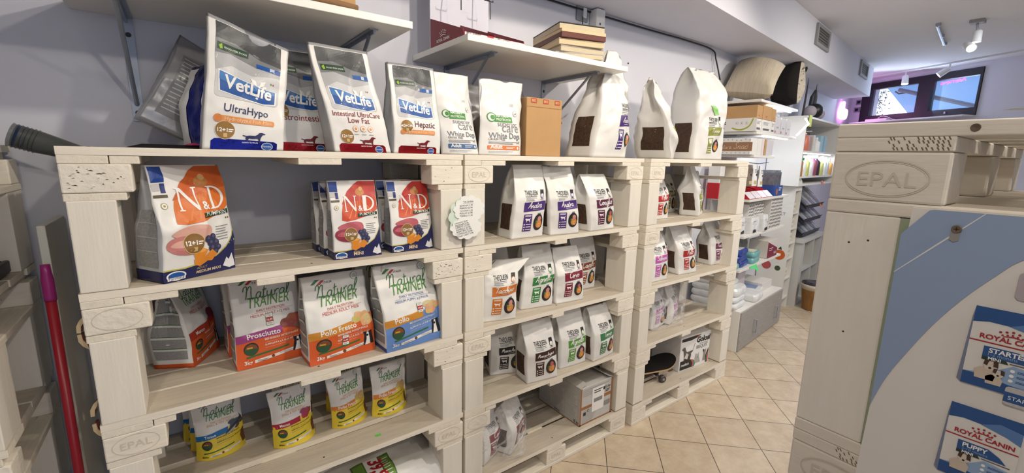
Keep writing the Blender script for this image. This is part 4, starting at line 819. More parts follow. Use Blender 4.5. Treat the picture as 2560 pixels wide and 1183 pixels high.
# bags wrapped together in clear plastic
def wrapped_pair(label, bags, hull, group='bag pairs wrapped in clear plastic'):
    t = thing('wrapped_bag_pair', label, 'pet food bags', hull[0], math.radians(hull[1]), group)
    for k, (dx, dy, yaw, pitch, B, flav, col) in enumerate(bags):
        o = B.body('pouch', t, M_FILM, M_FILM, M_FILM); a = B.print_('front_label', o, art_queen(B.w, B.h, flav, col, k % 2 == 0, k, 1.1)); w_ = B.sidepatch('window', o, -1, -.6, .6, .14, .5, M_KIB)
        o.location = (dx, dy, .004 + (B.d / 2 * math.sin(abs(pitch)) if pitch else 0)); o.rotation_euler = (pitch, 0, math.radians(yaw))
    mb = MB(); n, m = 28, 12; vs = []; sx, sy, sz = hull[2]
    for j in range(m + 1):
        v = j / m
        for i in range(n):
            a = 2 * math.pi * i / n; ca, sa = math.cos(a), math.sin(a); k = (abs(ca) ** 4 + abs(sa) ** 4) ** -.25; e = (1 - max(0, v - .55) ** 2 * 2.6)
            p = Vector((ca * k * sx * e, sa * k * sy * e, v * sz)); q = noise.noise_vector(p * 14 + Vector((hull[0][0], 3, 1))) * .012 * min(1, .3 + v)
            vs.append(p + q + Vector((0, 0, .012)))
    fs = [(j * n + i, j * n + (i + 1) % n, (j + 1) * n + (i + 1) % n, (j + 1) * n + i) for j in range(m) for i in range(n)] + [tuple(range(m * n, (m + 1) * n))]
    mb.add(vs, fs, M_WRAP); mb.obj('plastic_wrap', t, smooth=True)
    return t
wrapped_pair('two white and maroon bags wrapped in clear plastic on the lowest pallet by the post', [(-.07, -.01, 38, 0, Bag(.17, .27, .12, 'gus', seed=91, cr=1.2), 'Cervo', DRED), (.08, .02, 42, 0, Bag(.17, .275, .12, 'gus', seed=92, cr=1.2), 'Cervo', DRED)], ((1.225, 1.765, LEV[4] + .0006), -14, (.165, .125, .3)))
wrapped_pair('two white and pink bags wrapped in clear plastic on the fourth shelf', [(-.09, -.01, 12, 0, Bag(.17, .255, .12, 'gus', seed=93, cr=1.2), 'Salmone', PNK), (.09, .01, 22, 0, Bag(.17, .265, .12, 'gus', seed=94, cr=1.2), 'Salmone', PNK)], ((2.68, 1.8, Z3 + .0006), -6, (.19, .13, .285)))
# plain carton on the top shelf and the two printed boxes below
def carton(name, label, loc, yaw, w, d, h, m, side=None, art=None, sideart=None, group=None, cat='cardboard box', tape=None):
    t = thing(name, label, cat, (loc[0], loc[1], loc[2] + .0005), math.radians(yaw), group)
    b = MB(); b.box(-w / 2, 0, 0, w / 2, d, h, m); b.obj('carton', t, bevel=.003)
    if art or sideart:
        mb = MB()
        if art: art.put(mb, planar((-w / 2, 0, 0), (1, 0, 0), (0, 0, 1), (0, -1, 0)), 0)
        if sideart: sideart.put(mb, planar((-w / 2, d, 0), (0, -1, 0), (0, 0, 1), (-1, 0, 0)), 0)
        mb.obj('print', t, fixn=False)
    return t
a = Art()
for k in range(3): a.rrect(.025 + .075 * k, .25, .06 + .075 * k, .272, .003, inkmat((186, 80, 50)), 1); a.text('BIO', .03 + .075 * k, .256, inkmat((214, 176, 130)), w=.024, lay=2, bold=.03)
a.rect(0, .232, .22, .234, inkmat((160, 122, 80)), 1)
tb = carton('cardboard_box', 'plain open cardboard box beside the white pouches on the top shelf', (1.445, 1.69, LEV[0]), 0, .225, .3, .275, M_CARD, art=a)
b = MB(); b.add([(.113, .06, .274), (.113, .24, .274), (.2, .22, .18), (.2, .09, .172)], [(0, 1, 2, 3)], M_CARD); o = b.obj('flap', tb); o.modifiers.new('t', 'SOLIDIFY').thickness = .004
M_BOXG = mat('printed_grey_carton', (198, 196, 192), .6, var=.05, vscale=30)
a = Art(); BR = inkmat((160, 104, 60)); SN = inkmat((176, 174, 170))
a.rect(0, 0, .012, .24, BR, 1); a.rect(.268, 0, .28, .24, BR, 1); a.rect(.012, .1, .1, .118, BR, 1); a.rect(.18, .13, .268, .15, BR, 1); a.rect(0, 0, .28, .008, BR, 1)
a.lines(.02, .26, .225, 4, .012, .006, SN, 1); a.lines(.02, .14, .09, 8, .011, .004, SN, 1); a.rect(.1, .06, .205, .215, WH, 2); a.rect(.115, .12, .19, .145, GREYM, 3); a.lines(.115, .19, .2, 2, .014, .006, K, 3); a.rect(.195, .18, .21, .2, K, 3); a.text('15 kg', .215, .185, K, w=.045, lay=3, bold=.02); a.lines(.215, .26, .175, 2, .01, .004, K, 3); a.rect(.21, .07, .262, .1, GREYM, 3); a.rect(.03, .06, .05, .08, K, 3); a.circ(.07, .085, .009, K, 3); a.circ(.07, .085, .006, M_BOXG, 4)
b2 = Art()
for i in range(3):
    for j in range(2): b2.rrect(.03 + .11 * i, .04 + .085 * j, .13 + .11 * i, .115 + .085 * j, .004, inkmat((206, 204, 200)), 1); b2.lines(.036 + .11 * i, .124 + .11 * i, .108 + .085 * j, 6, .011, .004, SN, 2)
b2.text('15 kg', .32, .012, K, w=.045, lay=2, bold=.02); b2.text('3x5 kg', .15, .012, K, w=.05, lay=2, bold=.02); b2.rect(0, 0, .37, .006, BR, 1)
tb = carton('shipping_box', 'grey printed shipping box marked 15 kg on the lowest pallet', (1.89, 1.642, LEV[4]), 0, .28, .37, .24, M_BOXG, art=a, sideart=b2)
for sg in (-1, 1):
    b = MB(); b.add([(sg * .14, .0, .2405), (sg * .14, .37, .2405), (sg * .09, .37, .262), (sg * .09, .0, .262)], [(0, 1, 2, 3)], M_BOXG); o = b.obj('flap', tb); o.modifiers.new('t', 'SOLIDIFY').thickness = .004
a = Art(); w, h = .355, .27
a.poly([(.012, .235), (.012, .258), (.21, .262), (.17, .24), (.12, .232)], K, 1); a.poly([(.17, .24), (.21, .262), (.225, .262), (.19, .24)], inkmat((190, 80, 60)), 1); a.poly([(.19, .24), (.225, .262), (.24, .262), (.2, .24)], inkmat((60, 130, 120)), 1)
a.text('Golosi', .185, .2, K, w=.16, lay=2, bold=.04, shear=.18); a.text('BISQUIT', .19, .148, GREYM, w=.135, lay=2, bold=.02); a.text('Semplici bonta', .225, .18, TXT, w=.1, lay=2); a.ribbon([(.15, .15), (.168, .2)], .006, K, 2)
shape(a, [(1 - p[0], p[1]) for p in DOG], .02, .06, .13, .13, inkmat((92, 86, 84)), 2); a.poly([(.05, .1), (.075, .14), (.1, .12), (.09, .085)], inkmat((214, 206, 198)), 3)
a.poly([(.19, .03), (.18, .07), (.19, .115), (.2, .1), (.215, .1), (.226, .116), (.23, .08), (.25, .03)], inkmat((176, 172, 166)), 2); a.circ(.21, .075, .004, K, 3)
a.poly([(.28, .03), (.285, .09), (.275, .13), (.29, .12), (.305, .12), (.315, .13), (.312, .08), (.315, .03)], inkmat((150, 142, 132)), 2); a.poly([(.278, .11), (.275, .13), (.29, .12), (.29, .1)], K, 3)
a.poly([(.01, .01), (.01, .08), (.09, .085), (.15, .07), (.16, .03), (.15, .01)], K, 2); a.poly([(.13, .076), (.155, .07), (.17, .035), (.165, .01), (.15, .01), (.155, .04)], inkmat((196, 84, 62)), 3); a.poly([(.155, .07), (.175, .06), (.188, .03), (.18, .01), (.165, .01), (.17, .035)], inkmat((70, 140, 130)), 3); a.text('meditch', .02, .038, WH, w=.09, lay=4, bold=.02, shear=.2)
a.poly([(.345, .01), (.315, .01), (.31, .06), (.325, .1), (.345, .13)], K, 2); a.poly([(.345, .01), (.33, .01), (.33, .07), (.345, .11)], inkmat((196, 84, 62)), 3); a.poly([(.318, .02), (.326, .02), (.328, .07), (.34, .105), (.322, .08)], inkmat((70, 140, 130)), 4)
carton('biscuit_box', 'white biscuit carton with printed dogs beside the skateboard', (3.03, 1.682, LEV[4]), -5, w, .26, h, M_WHITE, art=a)
# skateboard lying on the lowest pallet
t = thing('skateboard', 'black topped skateboard resting on its wheels on the lowest pallet', 'skateboard', (2.42, 1.835, LEV[4] + .001), math.radians(-16))
vs = []; n = 26
def deckp(u, v):
    e = (max(0., 1 - max(0., (abs(u) - .72) / .28) ** 2)) ** .5
    return Vector((u * .4, v * .1 * e, .082 + .055 * max(0, abs(u) - .68) ** 1.3 * 4 + .006 * v * v))
mb = MB(); rows = 9
for s, dz, m in ((1, .011, M_BLACK), (0, 0, mat('maple_ply', (196, 160, 118), .5))):
    vs = [deckp(-math.cos(math.pi * i / n), -1 + 2 * j / (rows - 1)) + Vector((0, 0, dz)) for i in range(n + 1) for j in range(rows)]
    mb.add(vs, [(i * rows + j, (i + 1) * rows + j, (i + 1) * rows + j + 1, i * rows + j + 1) for i in range(n) for j in range(rows - 1)], m)
ply = mat('maple_ply', (196, 160, 118))
for j in (0, rows - 1):
    vs = [deckp(-math.cos(math.pi * i / n), -1 if j == 0 else 1) + Vector((0, 0, z)) for i in range(n + 1) for z in (0, .011)]; mb.add(vs, [(2 * i, 2 * i + 2, 2 * i + 3, 2 * i + 1) for i in range(n)], ply)
mb.obj('deck', t, smooth=True)
for sx in (-.24, .24):
    mb = MB(); mb.tube([(sx, -.09, .027), (sx, .09, .027)], .006, M_METAL); mb.prism([(sx - .03, .08), (sx + .03, .08), (sx + .012, .025), (sx - .012, .025)], 'y', -.03, .03, M_METAL) if False else mb.add([(sx - .03, -.025, .081), (sx + .03, -.025, .081), (sx + .03, .025, .081), (sx - .03, .025, .081), (sx - .01, -.035, .02), (sx + .01, -.035, .02), (sx + .01, .035, .02), (sx - .01, .035, .02)], [(0, 1, 2, 3), (4, 7, 6, 5), (0, 4, 5, 1), (1, 5, 6, 2), (2, 6, 7, 3), (3, 7, 4, 0)], M_DARKM)
    mb.obj('truck', t)
    for sy in (-.09, .09):
        mb = MB(); mb.lathe([(.008, -.016), (.022, -.016), (.026, -.01), (.026, .01), (.022, .016), (.008, .016)], 0, 0, 0, mat('wheel_urethane', (70, 66, 60), .4), 20); mb.lathe([(.01, -.0165), (.01, .0165)], 0, 0, 0, M_METAL, 12)
        w_ = mb.obj('wheel', t, smooth=False); w_.location = (sx, sy, .0265); w_.rotation_euler = (math.pi / 2, 0, 0)
# ---------------------------------------------------------------- left corner
M_PANEL = mat('pale_grey_board', (206, 206, 198), .5)
b = MB(); b.box(-.01, 0, 0, .01, .27, 1.485, M_PANEL); o = b.obj('board_panel', bevel=.002); o.location = (-.362, 1.888, 0)
tag(o, 'tall pale grey board standing upright in the gap at the left end of the shelving', 'board')
t = thing('broom_handle', 'red pole with a magenta end standing beside the pale grey board', 'broom', (-.366, 1.83, 0))
b = MB(); b.tube([(0, 0, 0), (.008, .01, 1.27)], .0125, mat('red_tube', (158, 28, 44), .35), 14); b.obj('pole', t, smooth=True)
b = MB(); b.tube([(.008, .01, 1.265), (.008, .01, 1.275), (.0083, .0105, 1.33), (.0083, .0105, 1.35), (.0084, .011, 1.375)], [.0145, .0145, .0145, .012, .011], mat('magenta_plastic', (150, 34, 112), .35), 14); b.obj('grip', t, smooth=True)
for z, up, lb in ((1.228, 1, 'wooden hook dark red inside on the left shelving side, topmost of four'), (1.178, 0, 'wooden hook dark red inside on the left shelving side, second of four'), (.97, 1, 'wooden hook dark red inside on the left shelving side, third of four'), (.9, 0, 'wooden hook dark red inside on the left shelving side, lowest of four')):
    b = MB(); pts = [(.0, .026), (-.012, .014), (-.02, -.002), (-.021, -.022), (-.012, -.023), (-.01, -.004), (-.003, .008)]
    if not up: pts = [(x, -y) for x, y in pts][::-1]
    b.prism(pts, 'y', -.006, .0, mat('pale_ply', (214, 190, 150), .6)); b.prism([(x * .8, y * .85) for x, y in pts], 'y', .0004, .03, mat('dark_red_lacquer', (110, 36, 34), .4))
    o = b.obj('wooden_hook', bevel=.0006); o.location = (-.2625, 1.66, z); tag(o, lb, 'hook', 'wooden hooks')
# tray on the dim unit
t = thing('plastic_tray', 'black plastic tray with rounded rim on the dim shelving at the left edge', 'tray', (-.6, 1.9, 1.3275))
b = MB(); b.box(-.13, -.08, 0, .13, .08, .008, M_BLACK); b.box(-.14, -.09, .008, -.125, .09, .045, M_BLACK); b.box(.125, -.09, .008, .14, .09, .045, M_BLACK); b.box(-.125, -.09, .008, .125, -.075, .045, M_BLACK); b.box(-.125, .075, .008, .125, .09, .045, M_BLACK); b.obj('tray_body', t, bevel=.006)
# clear cups lying on the top deck
t = thing('cup_stack', 'stack of clear printed plastic cups lying tilted off the top left corner', 'cups', (-.425, 2.04, 1.757))
M_CUP = mat('smoky_clear_plastic', (96, 100, 98), .15, alpha=.55); M_CUPB = mat('cup_blue_band', (34, 50, 84), .25); M_CUPG = mat('cup_green_print', (52, 84, 58), .3, alpha=.85)
ax = Vector((-.155, .0, .057)).normalized()
for k in range(7):
    b = MB(); b.lathe([(.026, 0), (.036, .1), (.0385, .103), (.0365, .1), (.034, .098)], 0, 0, 0, M_CUP, 24)
    if k == 6: b.lathe([(.03, .02), (.0345, .066)], 0, 0, 0, M_CUPG, 24); b.lathe([(.0349, .068), (.0364, .092)], 0, 0, 0, M_CUPB, 24)
    o = b.obj('cup', t, smooth=True); o.rotation_mode = 'QUATERNION'; o.rotation_quaternion = ax.to_track_quat('Z', 'Y'); o.location = ax * (.0095 * k - .165)
t = thing('hair_clip', 'flat black glossy pouch with a pink corner lying on the top deck', 'pouch', (.005, 1.78, LEV[0] + .0005))
b = MB(); b.add([(-.14, -.04, 0), (.14, -.05, 0), (.12, .06, 0), (-.12, .07, 0), (-.1, -.02, .012), (.1, -.03, .01), (.09, .04, .009), (-.08, .05, .012)], [(0, 1, 5, 4), (1, 2, 6, 5), (2, 3, 7, 6), (3, 0, 4, 7), (4, 5, 6, 7)], M_BLACK); t.name = 'flat_pouch'; b.obj('pouch_body', t)
b = MB(); b.add([(.0, -.03, .011), (.05, -.035, .011), (.03, .0, .02)], [(0, 1, 2)], mat('pink_film', (214, 60, 110), .4)); b.obj('pink_corner', t)
# handwritten price note
def cloud(a, cx, cy, rx, ry, m, lay, n=10, sd=1):
    r = random.Random(sd); ph = [.8 + .4 * r.random() for _ in range(n)]; P = []
    for i in range(n * 8):
        q = 2 * math.pi * i / (n * 8); k = i // 8; f = .84 + .16 * ph[k] * math.sin(math.pi * (i % 8 + .5) / 8) ** .6; P.append((cx + rx * f * math.cos(q), cy + ry * f * math.sin(q)))
    c = [(cx, cy)] + P; a.it.append(('t', (c, [(0, 1 + i, 1 + (i + 1) % len(P)) for i in range(len(P))]), m, lay))
M_NOTE = mat('white_paper', (242, 243, 240), .7); M_NOTEG = mat('pale_green_paper', (214, 232, 216), .7)
t = thing('price_note', 'white cloud shaped handwritten price note taped across the two posts', 'note', (.953, 1.597, 1.463))
for dx, dz, rx, ry, m, nm, dy in ((-.012, .0, .08, .088, M_NOTEG, 'green_backing', .0), (.006, .034, .078, .058, M_NOTE, 'note_sheet', -.003), (-.008, -.046, .078, .05, M_NOTE, 'note_sheet', -.0045)):
    a = Art(); cloud(a, dx, dz, rx, ry, m, 0, 11, int(ry * 1000))
    if nm == 'note_sheet':
        if dz > 0:
            a.text('THE QUEEN', .0, .062, K, w=.05, lay=2, al='c'); a.ribbon([(-.026, .059), (.028, .058)], .001, K, 2)
            for k, s_ in enumerate(('QUAGLIA 21,90', 'MANZO 23,90', 'TACCHINO 21,90', 'POLLO 21,90', 'TONNO 21,90')): a.text(s_, -.04, .046 - .011 * k, K, w=.062, lay=2, rot=.02)
        else:
            for k, s_ in enumerate(('CAVALLO 25,90', 'SALMONE 23,90', 'CERVO 23,90', 'AGNELLO 23,90', 'ANATRA 21,90', 'CONIGLIO 23,90', 'ADULT LIGHT 23,90')): a.text(s_, -.065 + .002 * k, -.028 - .0095 * k, K, w=.062 + .003 * k, lay=2, rot=.16)
    mb = MB(); a.put(mb, planar((0, dy, 0), (1, 0, 0), (0, 0, 1), (0, -1, 0)), 0); o = mb.obj(nm, t, fixn=False)
    if nm == 'green_backing': o['label'] = 'pale green cloud shaped backing sheet'
# green tag stuck on the low shelf plank
b = MB(); b.box(-.012, -.006, 0, .012, .006, .0006, mat('bright_green_tape', (90, 214, 80), .6)); o = b.obj('green_tape'); o.location = (.565, 1.655, Z3 + .0012); o.location = (.56, 1.672, LEV[3] + .0012); tag(o, 'small bright green tape piece on the front plank by the yellow pouches', 'tape')

# ---------------------------------------------------------------- on the wall shelves
t = thing('paper_parcel', 'brown cardboard parcel with a crumpled paper top on the upper left wall shelf', 'parcel', (.44, 1.74, 2.2065))
b = MB(); b.box(-.1, -.07, 0, .1, .18, .12, M_CARD); b.obj('box', t, bevel=.003)
b = MB(); b.tube([(-.11, -.085, .012), (-.03, -.09, .014), (.05, -.088, .012), (.1, -.085, .012)], [.008, .012, .012, .01], mat('brown_paper', (140, 106, 74), .8, bump=.6, bscale=50)); b.obj('paper_roll', t, smooth=True)
t = thing('display_tray', 'dark red cardboard display tray with crown logo and wire hooks on the wall shelf', 'display tray', (.99, 1.69, 2.2065))
M_RC = mat('dark_red_card', (134, 26, 44), .5)
side = [(0, 0), (.31, 0), (.31, .138), (.012, .036), (.0, .01)]
for k in range(3):
    b = MB(); b.prism(side, 'x', .16 * k, .16 * k + .004, M_RC); o = b.obj('divider', t)
    if k == 0:
        a = Art(); a.text('ROYAL CANIN', -.245, .018, WH, w=.12, lay=2, bold=.02)
        for i in range(5): a.circ(-.212 + .014 * i, .056 + .004 * (2 - abs(2 - i)), .0035, WH, 2, 8); a.circ(-.205 + .011 * i, .048 + .003 * (2 - abs(2 - i)), .003, WH, 2, 8)
        a.ribbon([(-.212, .04), (-.185, .044), (-.158, .04)], .004, WH, 2)
        mb = MB(); a.put(mb, planar((-.0002, 0, 0), (0, -1, 0), (0, 0, 1), (-1, 0, 0)), 0); mb.obj('logo_print', o, fixn=False)
b = MB(); b.box(0, 0, 0, .324, .31, .004, M_RC); b.box(.004, .0, .004, .32, .003, .022, mat('pale_pink_card', (226, 206, 206), .5)); b.obj('tray_base', t)
a = Art(); a.text('PILL ASSIST', .012, .008, TXT, w=.07, lay=1, bold=.02); a.text('PILL ASSIST', .17, .008, TXT, w=.07, lay=1); a.rrect(.115, .002, .148, .02, .003, RED, 1); mb = MB(); a.put(mb, planar((0, 0, .004), (1, 0, 0), (0, 0, 1), (0, -1, 0)), 0); mb.obj('front_print', t, fixn=False)
b = MB(); b.box(0, .311, 0, .324, .317, .5, mat('pale_lilac_card', (216, 216, 228), .6)); b.obj('back_card', t)
for x, h_ in ((.075, .215), (.232, .205)):
    b = MB(); b.tube([(x, .311, h_ + .1), (x, .16, h_ + .02), (x, .155, h_ + .018), (x, .154, h_ - .06)], .0025, M_DARKM); b.tube([(x - .025, .172, h_ + .03), (x - .025, .168, h_ + .022), (x + .025, .168, h_ + .022), (x + .025, .172, h_ + .03)], .002, M_DARKM); b.obj('wire_hook', t)
# stack of framed boards
GF = 'flat wooden frames stacked on the wall shelf'
M_FR1 = mat('pale_wood_frame', (212, 190, 152), .6, var=.1, vscale=8, grain=(2, 12, 12)); M_FR2 = mat('dull_wood_frame', (200, 186, 156), .6, var=.1, vscale=8); M_FRG = mat('dark_red_edge', (96, 44, 36), .5); M_FRS = mat('silver_grey_edge', (176, 174, 176), .5)
z = 2.207
for k, (h_, dx, dy, ya, m, m2, lb) in enumerate(((.016, .03, .02, -22, M_FRG, M_FRG, 'thin dark red frame, bottom of the frame stack'), (.028, .012, .0, -27, M_FR2, M_FRS, 'dull wooden frame lying second from the bottom of the stack'), (.03, .008, .01, -24, M_FR2, M_FRS, 'dull wooden frame with a silver top edge, third from the bottom'), (.03, .0, .0, -24, M_FR1, M_FR2, 'pale wooden frame in the middle of the stack'), (.042, -.004, -.012, -23, M_FR1, M_FRG, 'pale wooden frame with a dark red underside, second from the top'), (.032, .0, .0, -22, M_FR2, M_BLACK, 'dull wooden frame with a dark rim, top of the frame stack'))):
    t = thing('picture_frame', lb, 'frame', (1.745 + dx, 1.875 + dy, z), math.radians(ya + 8 + (5, -4, 3, 0, 1, -2)[k]), GF)
    b = MB(); w_, d_ = .13, .17
    for x0, y0, x1, y1 in ((-w_, -d_, w_, -d_ + .02), (-w_, d_ - .02, w_, d_), (-w_, -d_ + .02, -w_ + .02, d_ - .02), (w_ - .02, -d_ + .02, w_, d_ - .02)): b.box(x0, y0, .0005, x1, y1, h_ * (.6 if k == 4 else .8), m2 if k == 4 else m); b.box(x0, y0, h_ * (.6 if k == 4 else .8) + .0002, x1, y1, h_, m if k == 4 else m2)
    b.obj('moulding', t, bevel=.002); b = MB(); b.box(-w_ + .02, -d_ + .02, .002, w_ - .02, d_ - .02, h_ * .5, mat('frame_backing', (170, 158, 140), .7)); b.obj('backing', t)
    z += h_ + .0006
# socket, adapter and cables on the wall
t = thing('wall_socket', 'grey wall socket high on the wall behind the frame stack', 'socket', (2.135, WY - .001, 2.62))
b = MB(); b.box(-.05, -.012, -.04, .05, 0, .05, mat('grey_socket_plate', (138, 142, 150), .4)); b.obj('plate', t, bevel=.004); b = MB(); b.box(.0, -.02, -.02, .03, -.0125, .04, M_WHITE); b.obj('plug', t, bevel=.002)
t = thing('wifi_adapter', 'white plug-in adapter with a round button beside the wall socket', 'adapter', (2.245, WY - .001, 2.58))
b = MB(); b.box(-.04, -.07, -.03, .04, 0, .08, M_WHITE); b.obj('housing', t, bevel=.008); b = MB(); b.lathe([(.008, 0), (.008, .002), (.004, .002), (.004, 0)], 0, 0, 0, M_METAL, 16); o = b.obj('button', t); o.location = (-.01, -.0705, -.012); o.rotation_euler = (math.pi / 2, 0, 0)
b = MB(); b.tube(smoothpath([(2.12, 2.14, 2.6), (2.1, 2.12, 2.52), (2.02, 2.05, 2.43), (1.95, 2.0, 2.425)]), .003, M_BLACK); tag(b.obj('adapter_cable', smooth=True), 'thin black cable drooping from the wall socket to the frames', 'cable')
b = MB(); b.tube(smoothpath([(2.29, 2.15, 2.64), (2.33, 2.15, 2.62), (2.345, 2.155, 2.5), (2.34, 2.155, 2.38)]), .003, M_WHITE); tag(b.obj('white_cable', smooth=True), 'thin white cable hanging from the white adapter', 'cable')
b = MB(); b.tube(smoothpath([(-2.0, 2.158, 2.645), (1.0, 2.158, 2.648), (2.6, 2.158, 2.646), (3.3, 2.155, 2.65), (3.66, 2.15, 2.635), (3.72, 2.14, 2.56), (3.78, 2.12, 2.4)]), .006, M_BLACK); tag(b.obj('wall_cable', smooth=True), 'black cable running along the wall just under the ceiling bulkhead', 'cable')
b = MB(); b.tube(smoothpath([(1.66, 2.16, 2.1), (1.7, 2.14, 2.03), (1.85, 2.13, 1.97), (1.98, 2.15, 1.965), (2.05, 2.16, 2.0)]), .003, mat('grey_cable', (190, 188, 184), .5)); tag(b.obj('loose_cable', smooth=True), 'thin pale cable looping on the wall below the frame shelf', 'cable')
for x, z, s in ((2.62, 2.39, .012),):
    b = MB(); b.lathe([(.006, 0), (.006, .003)], 0, 0, 0, M_CRACK, 10); o = b.obj('wall_plug_hole'); o.location = (x, WY - .0005, z); o.rotation_euler = (math.pi / 2, 0, 0); tag(o, 'small dark screw hole in the bare wall right of the wall shelf', 'screw hole')
# bulkhead vents
for k, (x0, lb) in enumerate(((5.17, 'square grey air vent on the bulkhead, nearer one'), (7.28, 'square grey air vent on the bulkhead, farther one'))):
    t = thing('air_vent', lb, 'vent', (x0, sofy(x0) - .001, 2.925), PH, 'bulkhead air vents')
    b = MB(); w_, h_ = .24, .095
    for q in ((-w_, -.02, -h_, -w_ + .045, 0, h_), (w_ - .045, -.02, -h_, w_, 0, h_), (-w_ + .045, -.02, -h_, w_ - .045, 0, -h_ + .03), (-w_ + .045, -.02, h_ - .03, w_ - .045, 0, h_)): b.box(*q, mat('grey_vent_frame', (150, 150, 150), .5))
    b.obj('frame', t); b = MB(); b.box(-w_ + .045, -.004, -h_ + .03, w_ - .045, -.0005, h_ - .03, mat('vent_mesh', (116, 116, 112), .7))
    for i in range(5): b.box(-w_ + .045, -.012, -h_ + .04 + .025 * i, w_ - .045, -.005, -h_ + .045 + .025 * i, mat('vent_mesh', (116, 116, 112)))
    b.obj('grille', t)
# ---------------------------------------------------------------- window in the far wall
M_FRAME = mat('dark_window_frame', (34, 28, 36), .45); M_GLASS = mat('window_glass', (235, 245, 250), .05, alpha=.1)
b = MB()
for s0, s1, z0, z1 in ((-.15, 1.45, 2.89, 2.985), (-.15, 1.45, 2.38, 2.48), (-.15, 0, 2.48, 2.89), (.69, .87, 2.48, 2.89), (1.425, 1.45, 2.48, 2.89)): fbox(b, s0, s1, z0, z1, -.06, .02, M_FRAME)
o = struct(b.obj('window_1'))
b = MB(); fbox(b, 0, .69, 2.48, 2.89, -.03, -.024, M_GLASS); fbox(b, .87, 1.425, 2.48, 2.89, -.03, -.024, M_GLASS); b.obj('window_pane', o)
b = MB(); p = fwp(1.1, 2.42, .022); b.lathe([(.012, 0), (.014, .02), (.008, .03)], p.x, p.y, p.z, M_METAL, 12); b.obj('window_knob', o)
b = MB(); fbox(b, -.15, 1.43, 2.36, 2.38, -.02, .2, M_WHITE); struct(b.obj('trim_1'))
b = MB(); fbox(b, -.1, 1.43, 2.2, 2.36, -.22, -.005, M_WALL); struct(b.obj('wall_sill'))
# outside: awning, arm, foliage
def translucent(name, rgb):
    m = bpy.data.materials.new(name); m.use_nodes = True; N = m.node_tree.nodes; L = m.node_tree.links; N.remove(N['Principled BSDF'])
    d = N.new('ShaderNodeBsdfDiffuse'); tr = N.new('ShaderNodeBsdfTranslucent'); mx = N.new('ShaderNodeMixShader'); mx.inputs[0].default_value = .75
    for q in (d, tr): q.inputs[0].default_value = lin(rgb) + (1,)
    L.new(d.outputs[0], mx.inputs[1]); L.new(tr.outputs[0], mx.inputs[2]); L.new(mx.outputs[0], N['Material Output'].inputs[0]); return m
b = MB(); A_ = [fwp(-.2, 2.99, -.5), fwp(.32, 2.4, -.5), fwp(4.2, 2.1, -.55), fwp(4.2, 3.6, -.4), fwp(-.3, 3.5, -.42)]
b.add(A_, [(0, 1, 2, 3, 4)], translucent('blue_awning_cloth', (178, 204, 232))); o = b.obj('awning'); o.modifiers.new('t', 'SOLIDIFY').thickness = .004; AW = tag(o, 'blue cloth awning on a grey arm stretched outside the high window', 'awning')
b = MB(); p0, p1 = fwp(.08, 2.9, -.42), fwp(1.6, 2.38, -.44); b.tube([p0, p1], .03, mat('grey_awning_arm', (96, 104, 118), .5), 8); b.tube([p0 + Vector((0, .05, -.02)), p0 + Vector((0, 0, -.06)), p0 + Vector((0, -.1, -.05))], .012, M_DARKM); b.obj('awning_arm', AW)
def leafcloud(name, c, r, n, m, sd, label, cat, sz=.06):
    rr = random.Random(sd); b = MB()
    for _ in range(n):
        p = Vector((rr.gauss(0, 1), rr.gauss(0, 1), rr.gauss(0, 1))); p = Vector((p.x * r[0], p.y * r[1], p.z * r[2])) + Vector(c); u = Vector((rr.random() - .5, rr.random() - .5, rr.random() - .5)).normalized() * sz; w = u.orthogonal().normalized() * sz * .4
        b.add([p - u, p + w, p + u, p - w], [(0, 1, 2, 3)], m)
    return tag(b.obj(name, fixn=False), label, cat)
c = fwp(-.46, 2.74, -.6); leafcloud('conifer_branch', c, (.07, .07, .17), 500, mat('dark_needles', (40, 62, 66), .7), 3, 'dark evergreen branch outside the left edge of the window', 'tree', .028)
c = fwp(-.75, 2.36, -1.7); leafcloud('shrub', c, (.3, .3, .09), 1500, mat('pale_green_leaves', (120, 190, 170), .7), 4, 'pale green shrub seen low through the left window pane', 'shrub', .03); SHR = bpy.data.objects['shrub']; b = MB(); b.tube([(c.x, c.y, 0), (c.x, c.y, 2.3)], .03, mat('bark', (90, 76, 62), .9)); b.obj('trunk', SHR); b = MB(); b.box(11.001, -1, -.1, 14, 5, 0, mat('pavement', (150, 148, 144), .8)); struct(b.obj('floor_outside'))
c = fwp(.92, 2.885, -.12); b = MB(); rr = random.Random(5)
for k in range(60): p = fwp(.87 + .3 * k / 60, 2.872 - .03 * rr.random() + .02 * (k / 60), -.1 - .05 * rr.random()); b.lathe([(.0, -.008), (.008, 0), (0, .008)], p.x, p.y, p.z, mat('pink_led', (255, 90, 220), .5, emit=2), 6)
tag(b.obj('pink_light_string'), 'cluster of pink fairy lights at the top of the right window pane', 'lights')
# power strip on the sill
t = thing('power_strip', 'white router with loose cables on the window sill', 'router', fwp(.25, 2.3805, .12), math.atan2(-FWD.y, -FWD.x)); b = MB(); b.box(-.17, -.04, 0, .17, .04, .035, M_WHITE); t.name = 'router'; b.obj('housing', t, bevel=.006); b = MB(); b.tube(smoothpath([(.0, 0, .035), (.05, .0, .07), (.12, .02, .06), (.2, .02, .02), (.26, .02, .006)]), .005, M_WHITE); b.obj('cable', t, smooth=True)
